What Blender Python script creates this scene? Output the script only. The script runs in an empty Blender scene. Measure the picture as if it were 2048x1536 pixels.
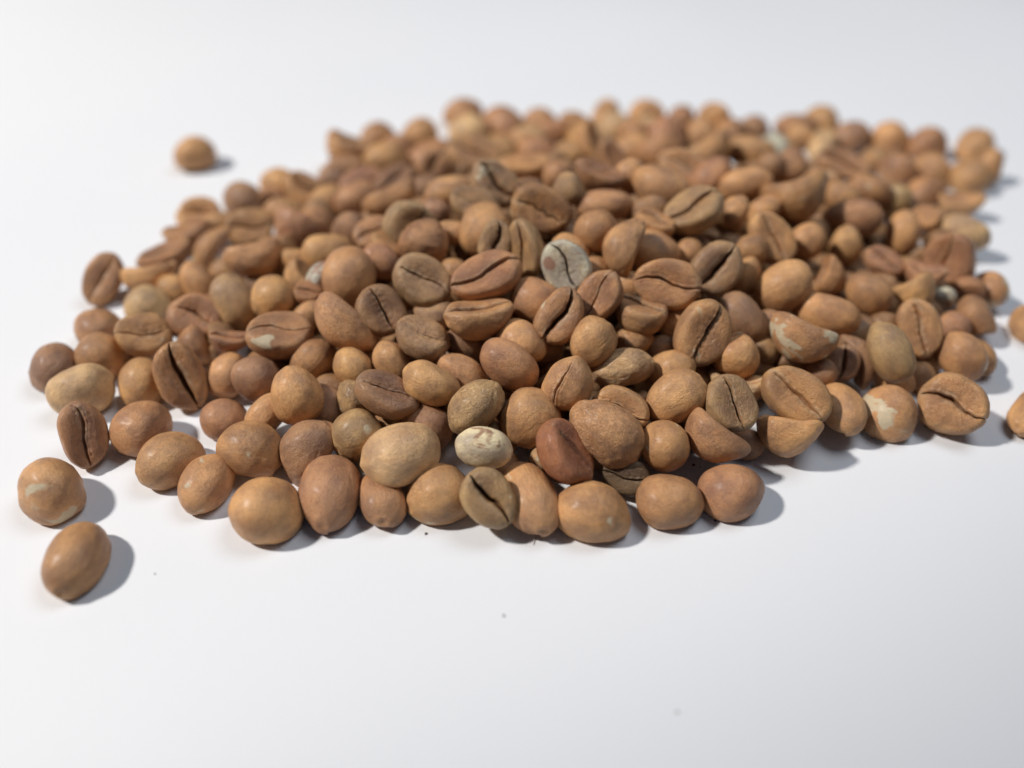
import bpy, math, random
import numpy as np
from mathutils import Matrix, Quaternion, Vector

# ---------------------------------------------------------------- camera, light, exposure
sc = bpy.context.scene
COL = sc.collection
MM = 0.001
cam = bpy.data.cameras.new('camera'); cam_o = bpy.data.objects.new('camera', cam); COL.objects.link(cam_o)
cam_o.location = (0, 0, 90*MM)
cam_o.rotation_euler = (math.radians(90-41.4), 0, 0)
cam.sensor_width = 36; cam.lens = 27.03
cam.clip_start = 0.005; cam.clip_end = 10
cam.dof.use_dof = True; cam.dof.focus_distance = 0.1175; cam.dof.aperture_fstop = 6.0
sc.camera = cam_o
w = bpy.data.worlds.new('World'); sc.world = w; w.use_nodes = True
bg = w.node_tree.nodes['Background']
bg.inputs['Color'].default_value = (0.42, 0.64, 1.0, 1); bg.inputs['Strength'].default_value = 0.06
def area(name, loc, target, size, power, color):
    l = bpy.data.lights.new(name, 'AREA'); l.shape = 'DISK'; l.size = size; l.energy = power; l.color = color
    o = bpy.data.objects.new(name, l); COL.objects.link(o); o.location = loc
    o.rotation_euler = (Vector(target)-Vector(loc)).to_track_quat('-Z', 'Y').to_euler()
kl = bpy.data.lights.new('key_lamp', 'SPOT'); kl.energy = 55; kl.color = (1.0, 0.955, 0.905); kl.shadow_soft_size = 0.045
kl.spot_size = 2*0.376; kl.spot_blend = 0.108          # lamp on the left; added cone edge stands in for a lower right shadow
ko = bpy.data.objects.new('key_lamp', kl); COL.objects.link(ko); ko.location = (-0.771, 0.101, 0.850)
ko.rotation_euler = (Vector((-0.234, 0.347, 0))-ko.location).to_track_quat('-Z', 'Y').to_euler()
area('overhead_fill', (0.24, 0.26, 0.56), (0.06, 0.14, 0), 0.34, 1.35, (0.86, 0.92, 1.0))  # unseen overhead fill, shifted right to brighten the paper there
sc.view_settings.view_transform = 'Standard'; sc.view_settings.look = 'None'
sc.view_settings.gamma = 1; sc.view_settings.exposure = 0

# ---------------------------------------------------------------- materials
def nt(name):
    m = bpy.data.materials.new(name); m.use_nodes = True
    t = m.node_tree; return m, t, t.nodes, t.links, t.nodes['Principled BSDF']
def mth(N, L, op, a, b=None, c=None, clamp=False):
    n = N.new('ShaderNodeMath'); n.operation = op; n.use_clamp = clamp
    for k, x in enumerate((a, b, c)):
        if x is None: continue
        if hasattr(x, 'links'): L.new(x, n.inputs[k])
        else: n.inputs[k].default_value = x
    return n.outputs[0]
def mixc(N, L, typ, fac, a, b):
    n = N.new('ShaderNodeMix'); n.data_type = 'RGBA'; n.blend_type = typ
    for s, x in ((n.inputs[0], fac), (n.inputs[6], a), (n.inputs[7], b)):
        if hasattr(x, 'links'): L.new(x, s)
        elif isinstance(x, tuple): s.default_value = (*x, 1)
        else: s.default_value = x
    return n.outputs[2]
def noise(N, L, vec, scale, detail=3, rough=.5, dist=0.0):
    n = N.new('ShaderNodeTexNoise'); L.new(vec, n.inputs['Vector'])
    n.inputs['Scale'].default_value = scale; n.inputs['Detail'].default_value = detail
    n.inputs['Roughness'].default_value = rough; n.inputs['Distortion'].default_value = dist
    return n.outputs['Fac']
def sstep(N, L, x, lo, hi):
    n = N.new('ShaderNodeMapRange'); n.interpolation_type = 'SMOOTHSTEP'
    L.new(x, n.inputs[0])
    for i, v in ((1, lo), (2, hi)):
        if hasattr(v, 'links'): L.new(v, n.inputs[i])
        else: n.inputs[i].default_value = v
    return n.outputs[0]

def bean_material():
    m, t, N, L, P = nt('roasted_bean_skin')
    oi = N.new('ShaderNodeObjectInfo'); tc = N.new('ShaderNodeTexCoord')
    off = mth(N, L, 'MULTIPLY', oi.outputs['Alpha'], 37.0)
    va = N.new('ShaderNodeVectorMath'); va.operation = 'ADD'
    cb = N.new('ShaderNodeCombineXYZ'); L.new(off, cb.inputs[0]); L.new(mth(N, L, 'MULTIPLY', off, 1.7), cb.inputs[1]); L.new(off, cb.inputs[2])
    L.new(tc.outputs['Object'], va.inputs[0]); L.new(cb.outputs[0], va.inputs[1]); v = va.outputs[0]
    def oa(nm, ty='OBJECT'):
        a = N.new('ShaderNodeAttribute'); a.attribute_type = ty; a.attribute_name = nm; return a.outputs['Fac']
    patch = oa('patch'); tint = oa('patch_tint'); wr = oa('wrinkle')
    face = oa('face', 'GEOMETRY'); cre = oa('crease_mask', 'GEOMETRY'); rim = oa('rim', 'GEOMETRY')
    col = oi.outputs['Color']
    n1 = noise(N, L, v, 1.3, 4, .55)
    col = mixc(N, L, 'MIX', sstep(N, L, n1, .30, .72), mixc(N, L, 'MULTIPLY', 1.0, col, (.70, .66, .67)), mixc(N, L, 'MULTIPLY', 1.0, col, (1.26, 1.24, 1.10)))
    n2 = noise(N, L, v, 2.6, 5, .6, .4)
    col = mixc(N, L, 'MIX', mth(N, L, 'MULTIPLY', sstep(N, L, n2, .50, .70), .5), col, mixc(N, L, 'MULTIPLY', 1.0, col, (.74, .60, .52)))
    n2b = noise(N, L, v, 6.5, 5, .6)
    col = mixc(N, L, 'MIX', mth(N, L, 'MULTIPLY', sstep(N, L, n2b, .52, .70), .28), col, mixc(N, L, 'MULTIPLY', 1.0, col, (.66, .60, .60)))
    n3 = noise(N, L, v, 24, 3, .6)
    col = mixc(N, L, 'MULTIPLY', mth(N, L, 'MULTIPLY', sstep(N, L, n3, .48, .66), .46), col, (.55, .46, .42))
    col = mixc(N, L, 'MULTIPLY', mth(N, L, 'MULTIPLY', face, .75), col, (.84, .77, .74))
    # unroasted pale patches with a shape of their own
    pn = noise(N, L, v, .95, 3, .5, .5)
    th = mth(N, L, 'SUBTRACT', 1.0, patch)
    pf = sstep(N, L, pn, mth(N, L, 'SUBTRACT', th, .025), mth(N, L, 'ADD', th, .03))
    pc = mixc(N, L, 'MIX', tint, (.66, .56, .38), (.34, .15, .085))
    col = mixc(N, L, 'MIX', mth(N, L, 'MULTIPLY', pf, .85), col, pc)
    # pale lips of silverskin beside the crease, shade painted into the crease floor
    rn = noise(N, L, v, 2.2, 4, .6)
    col = mixc(N, L, 'MIX', mth(N, L, 'MULTIPLY', mth(N, L, 'MULTIPLY', rim, sstep(N, L, rn, .46, .60)), .45), col, (.55, .40, .25))
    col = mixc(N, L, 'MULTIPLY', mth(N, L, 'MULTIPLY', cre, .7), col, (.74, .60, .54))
    chaff = mth(N, L, 'MULTIPLY', cre, sstep(N, L, noise(N, L, v, 1.7, 3), .50, .62))
    col = mixc(N, L, 'MIX', mth(N, L, 'MULTIPLY', chaff, .6), col, (.50, .36, .23))
    L.new(col, P.inputs['Base Color'])
    r = sstep(N, L, noise(N, L, v, 5, 4, .6), .25, .75)
    L.new(mth(N, L, 'MULTIPLY_ADD', r, .24, .31), P.inputs['Roughness'])
    P.inputs['Specular IOR Level'].default_value = .5
    P.inputs['Coat Weight'].default_value = .10; P.inputs['Coat Roughness'].default_value = .28
    # skin relief
    vo = N.new('ShaderNodeTexVoronoi'); vo.feature = 'DISTANCE_TO_EDGE'; vo.inputs['Scale'].default_value = 5.5
    vd = N.new('ShaderNodeVectorMath'); vd.operation = 'MULTIPLY_ADD'
    nn = N.new('ShaderNodeTexNoise'); nn.inputs['Scale'].default_value = 3.5; nn.inputs['Detail'].default_value = 3; L.new(v, nn.inputs['Vector'])
    L.new(nn.outputs['Color'], vd.inputs[0]); vd.inputs[1].default_value = (.8, .8, .8); L.new(v, vd.inputs[2]); L.new(vd.outputs[0], vo.inputs['Vector'])
    wrk = mth(N, L, 'MULTIPLY', sstep(N, L, vo.outputs['Distance'], 0.0, .12), mth(N, L, 'MULTIPLY_ADD', wr, .8, .0))
    v2 = N.new('ShaderNodeTexVoronoi'); v2.feature = 'DISTANCE_TO_EDGE'; v2.inputs['Scale'].default_value = 1.25; L.new(vd.outputs[0], v2.inputs['Vector'])
    crk = mth(N, L, 'MULTIPLY', mth(N, L, 'SUBTRACT', 1.0, sstep(N, L, v2.outputs['Distance'], 0.0, .028)), sstep(N, L, noise(N, L, v, 1.1, 2), .50, .62))
    col = mixc(N, L, 'MULTIPLY', mth(N, L, 'MULTIPLY', crk, .18), col, (.55, .42, .36)); L.new(col, P.inputs['Base Color'])
    wrk = mth(N, L, 'SUBTRACT', wrk, mth(N, L, 'MULTIPLY', crk, .22))
    h = mth(N, L, 'ADD', wrk, mth(N, L, 'MULTIPLY', noise(N, L, v, 8, 5, .6), .85))
    h = mth(N, L, 'ADD', h, mth(N, L, 'MULTIPLY', noise(N, L, v, 30, 5, .7), .62))
    b = N.new('ShaderNodeBump'); b.inputs['Strength'].default_value = 1.0; b.inputs['Distance'].default_value = .00018
    L.new(h, b.inputs['Height']); L.new(b.outputs[0], P.inputs['Normal'])
    return m
SKIN = bean_material()

def paper_material():
    m, t, N, L, P = nt('white_paper')
    tc = N.new('ShaderNodeTexCoord'); v = tc.outputs['Object']
    n = noise(N, L, v, 9, 3, .5)
    L.new(mixc(N, L, 'MIX', sstep(N, L, n, .3, .7), (.79, .80, .82), (.81, .815, .83)), P.inputs['Base Color'])
    P.inputs['Roughness'].default_value = .62; P.inputs['Specular IOR Level'].default_value = .25
    b = N.new('ShaderNodeBump'); b.inputs['Strength'].default_value = .35; b.inputs['Distance'].default_value = .00005
    L.new(mth(N, L, 'ADD', noise(N, L, v, 900, 4, .6), mth(N, L, 'MULTIPLY', noise(N, L, v, 160, 3, .5), 1.5)), b.inputs['Height'])
    L.new(b.outputs[0], P.inputs['Normal'])
    return m
def crumb_material():
    m, t, N, L, P = nt('dark_crumb')
    tc = N.new('ShaderNodeTexCoord')
    L.new(mixc(N, L, 'MIX', noise(N, L, tc.outputs['Object'], 2, 3), (.05, .03, .02), (.14, .08, .045)), P.inputs['Base Color'])
    P.inputs['Roughness'].default_value = .8
    return m

# ---------------------------------------------------------------- the white sheet
def sheet():
    nx = 120; xs = np.linspace(-.6, .6, nx); ys = np.linspace(-.25, .95, nx)
    X, Y = np.meshgrid(xs, ys, indexing='ij')
    # far from the beans the paper lifts by fractions of a millimetre
    r = np.sqrt(((X-.01)/.12)**2+((Y-.145)/.11)**2); k = np.clip(r-1.05, 0, 1)
    Z = k*(.0009*np.sin(X*31+.6)*np.sin(Y*23+1.1)+.0007*np.sin(X*14-Y*19))
    v = np.stack([X, Y, Z], -1).reshape(-1, 3)
    i = np.arange(nx-1); I, J = np.meshgrid(i, i, indexing='ij'); a = (I*nx+J).ravel()
    f = np.stack([a, a+nx, a+nx+1, a+1], 1)
    me = bpy.data.meshes.new('paper'); me.from_pydata(v.tolist(), [], f.tolist()); me.shade_smooth()
    me.materials.append(paper_material())
    o = bpy.data.objects.new('paper', me); COL.objects.link(o)
    o['kind'] = 'structure'
sheet()

# ---------------------------------------------------------------- bean geometry
def cube_sphere(res):
    t = np.linspace(-1, 1, res+1)
    V = []; Fc = []; base = 0
    A, B = np.meshgrid(t, t, indexing='ij')
    one = np.ones_like(A)
    for ax, sg in ((0, 1), (0, -1), (1, 1), (1, -1), (2, 1), (2, -1)):
        p = [None]*3; p[ax] = one*sg; p[(ax+1) % 3] = A; p[(ax+2) % 3] = B
        P = np.stack(p, -1).reshape(-1, 3)
        i = np.arange(res); I, J = np.meshgrid(i, i, indexing='ij'); a = (I*(res+1)+J).ravel()
        q = np.stack([a, a+res+1, a+res+2, a+1], 1)
        if sg < 0: q = q[:, ::-1]
        V.append(P); Fc.append(q+base); base += len(P)
    V = np.concatenate(V); Fc = np.concatenate(Fc)
    key = np.round(V*1e5).astype(np.int64)
    _, idx, inv = np.unique(key, axis=0, return_index=True, return_inverse=True)
    V = V[idx]; Fc = inv.reshape(-1)[Fc]
    V[:, 1] = np.sign(V[:, 1])*np.abs(V[:, 1])**1.3
    V = np.tan(V*math.pi/4*.98)/math.tan(math.pi/4*.98)
    V /= np.linalg.norm(V, axis=1)[:, None]
    return V, Fc
CS = {r: cube_sphere(r) for r in (58, 34, 12)}

def bumps(p, rng, k, amp, n=10):
    d = rng.normal(size=(n, 3)); d /= np.linalg.norm(d, axis=1)[:, None]
    ph = rng.uniform(0, 6.28, n); kk = k*rng.uniform(.7, 1.4, n)
    return amp*np.sin((p@d.T)*kk+ph).sum(1)/math.sqrt(n)

SPEC = {  # top fullness, flatness, groove depth, groove width, valley, bend, wrinkle
 'n': (.62, 1.9, .34, .045, .10, .10, 1.0),
 'w': (.62, 1.7, .34, .05, .12, .12, 2.2),
 'c': (.58, 2.2, .42, .034, .16, .05, 1.0),
 'o': (.60, 1.9, .70, .080, .22, .05, 1.2),
 'j': (.55, 2.3, .40, .034, .14, .04, 1.5),
 's': (.56, 2.4, .22, .045, .20, .06, 1.0),
 'b': (.48, 2.0, .42, .060, .26, .36, 1.3),
 'p': (.90, .9, .20, .026, .03, .00, .8),
}
def smooth(a, b, x):
    t = np.clip((x-a)/(b-a), 0, 1); return t*t*(3-2*t)
def bean_arrays(kind, seed, res):
    rng = np.random.default_rng(seed*101+ord(kind))
    S, Fc = CS[res]
    x, y, z0 = S[:, 0].copy(), S[:, 1].copy(), S[:, 2].copy()
    ft, fk, gd, gw, val, bend, wk = SPEC[kind]
    ft *= rng.uniform(.9, 1.1); gd *= rng.uniform(.85, 1.15); gw *= rng.uniform(.85, 1.25); bend *= rng.uniform(.6, 1.4)
    z = np.where(z0 > 0, ft*np.tanh(fk*z0)/math.tanh(fk), -np.abs(z0)**.96)
    s1 = rng.uniform(.07, .17)*rng.choice([-1, 1]); ph = rng.uniform(-.5, .5)
    yg = s1*np.sin(x*2.6+ph)+rng.uniform(-.05, .05)+.012*np.sin(x*11+seed)
    if kind == 'j': yg = yg+.07*np.abs(((x*2.4+seed*.37) % 1)*2-1)-.035+.03*np.sin(x*17)
    if kind in 'cos': yg = yg+.006*np.sin(x*19+seed*2)+.030*np.sin(x*5+seed)
    dy = y-yg
    m = smooth(-.05, .38, z0)
    endm = np.where(x > 0, smooth(-.55, .1, z0)*smooth(.5, .9, x), 0) if kind in 'cop' else 0
    mg = np.maximum(m, endm*.8)
    w_ = gw*np.clip(1-.75*x*x, .3, 1)*(1+.35*np.sin(x*5+seed))
    if kind == 'o': w_ = gw*np.clip(1-1.05*x*x, .22, 1)
    g = np.exp(-(np.abs(dy)/w_)**2.2)
    ad = np.abs(dy)
    fold = rng.uniform(.02, .07)*rng.choice([-1, 1])
    depth = gd*(1-.35*x*x)*smooth(1.0, .80, np.abs(x+rng.uniform(-.12, .12)))
    z = z-mg*depth*g*.75
    z = z-m*val*np.exp(-(dy/.30)**2)*(1-.6*x*x)
    z = z+m*.035*np.exp(-((ad-.20)/.10)**2)*(1-x*x*.6)+mg*.05*np.exp(-((ad-.085)/.05)**2)*(1-x*x*.5)*np.where(dy > 0, 1.0, rng.uniform(.2, 1))
    z = z+m*fold*np.tanh(dy/.04)*np.exp(-(dy/.45)**2)
    # the groove also pulls the end of the bean inward
    pull = np.asarray(endm)*g*.10
    x = x*(1-pull)
    tipn = rng.uniform(.02, .08)*rng.choice([-1, 1]); x = x+tipn*np.clip(x*np.sign(tipn), 0, 1)**4*np.exp(-((y-.1)**2+z0**2)/.12)*1.0
    z = z+rng.normal()*.10*x*np.abs(x); y = y+rng.normal()*.07*(x*x-.4)
    taper = rng.uniform(-.17, .17); y = y*(1+taper*x)
    y = y*(1-.06*np.cos(x*2.2))
    z = z+bend*(x*x-.35)
    p = np.stack([x, y, z], 1)
    nrm = S
    dsp = bumps(S, rng, 2.2, .058)+bumps(S, rng, 5, .014*wk)+bumps(p, rng, 11, .0062*wk, 14)+bumps(p, rng, 23, .0024*wk, 16)
    e = rng.choice([-1, 1]); q = S-np.array([e*.97, rng.uniform(-.2, .2), -.15]); rr = np.linalg.norm(q, axis=1)
    dsp = dsp-.035*np.exp(-(rr/.12)**2)+.025*np.exp(-((rr-.22)/.10)**2)
    sl = S[:, 1]*math.cos(seed*1.3)+(S[:, 2]+.6)*math.sin(seed*1.3)-.25*np.sin(x*2+seed)
    dsp = dsp-.010*np.exp(-(sl/.03)**2)*smooth(.9, .2, np.abs(x-.3))*(z0 < 0)
    if kind == 'w':
        r = bumps(p, rng, 9, 1.0, 8); dsp = dsp-.014*np.exp(-(r/.22)**2)
    # fine puckers running across the face into the crease
    puck = .010*np.sin(x*rng.uniform(22, 30)+bumps(p, rng, 5, 1.2, 5))*np.exp(-(ad/.22)**2)*m
    p = p+nrm*dsp[:, None]; p[:, 2] += puck
    # a dent or two
    for _ in range(rng.integers(1, 4)):
        c = rng.normal(size=3); c /= np.linalg.norm(c); dd = np.arccos(np.clip(S@c, -1, 1))
        p = p-nrm*(rng.uniform(.01, .045)*np.exp(-(dd/rng.uniform(.15, .4))**2))[:, None]
    zc = (p[:, 2].max()+p[:, 2].min())/2; zr = (p[:, 2].max()-p[:, 2].min())/2
    p[:, 2] = (p[:, 2]-zc)/zr
    p[:, 0] /= np.abs(p[:, 0]).max(); p[:, 1] /= np.abs(p[:, 1]).max()
    gm = mg*np.exp(-(ad/(w_*1.15))**4)
    rimv = m*np.exp(-((ad-w_*2.2)/(w_*1.5+.03))**2)+.9*smooth(.84, .97, np.abs(x))*m
    face = m*smooth(.80, .35, np.sqrt(x*x+y*y)*.8)
    fcv = m*(1-smooth(.62, .86, np.sqrt(x*x*.9+y*y)))
    return p, Fc, gm, np.clip(rimv, 0, 1), fcv

def vnormals(p, Fc):
    a, b, c, d = (p[Fc[:, k]] for k in range(4))
    fn = np.cross(c-a, d-b); N = np.zeros_like(p)
    for k in range(4): np.add.at(N, Fc[:, k], fn)
    return N/np.maximum(np.linalg.norm(N, axis=1)[:, None], 1e-12)
def mesh_from(name, p, Fc, N, attrs):
    used = np.unique(Fc); mp = -np.ones(len(p), int); mp[used] = np.arange(len(used))
    F2 = mp[Fc]
    me = bpy.data.meshes.new(name)
    me.vertices.add(len(used)); me.vertices.foreach_set('co', p[used].astype(np.float32).ravel())
    me.loops.add(F2.size); me.loops.foreach_set('vertex_index', F2.astype(np.int32).ravel())
    me.polygons.add(len(F2)); me.polygons.foreach_set('loop_start', (np.arange(len(F2))*4).astype(np.int32))
    me.update(calc_edges=True); me.validate()
    for k, v in attrs.items():
        at = me.attributes.new(k, 'FLOAT', 'POINT'); at.data.foreach_set('value', v[used].astype(np.float32))
    me.shade_smooth()
    if N is not None: me.normals_split_custom_set_from_vertices(N[used].tolist())
    me.materials.append(SKIN)
    return me
cache = {}
def bean_meshes(kind, seed, split):
    key = (kind, seed, split)
    if key not in cache:
        p, Fc, gm, rim, face = bean_arrays(kind, seed, 34 if kind in 'nw' else 58)
        at = {'crease_mask': gm, 'rim': rim, 'face': face}
        if split:
            N = vnormals(p, Fc); inside = gm[Fc].mean(1) > .42
            cache[key] = (mesh_from('coffee_bean', p, Fc[~inside], N, at), mesh_from('crease', p, Fc[inside], N, at))
        else:
            cache[key] = (mesh_from('coffee_bean', p, Fc, None, at), None)
    return cache[key]

COLOURS = {'o': (.645, .358, .164), 't': (.555, .305, .142), 'r': (.51, .267, .133), 'd': (.405, .224, .124),
           'g': (.50, .315, .160), 'y': (.72, .475, .25), 'w': (.61, .585, .49), 'k': (.17, .11, .06),
           'm': (.38, .155, .078), 'q': (.58, .315, .148), 'z': (.575, .31, .145), 'v': (.88, .77, .54)}
PATCH = {'q': (.345, 0), 'z': (.46, 0), 'v': (.405, 1), 'w': (.44, 1), 'y': (.33, 0), 't': (.30, 0), 'g': (.31, 0)}
WR = {'w': .5, 'o': .35, 'j': .5, 'c': .3, 'n': .12, 'b': .25, 's': .2, 'p': .1}

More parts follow.
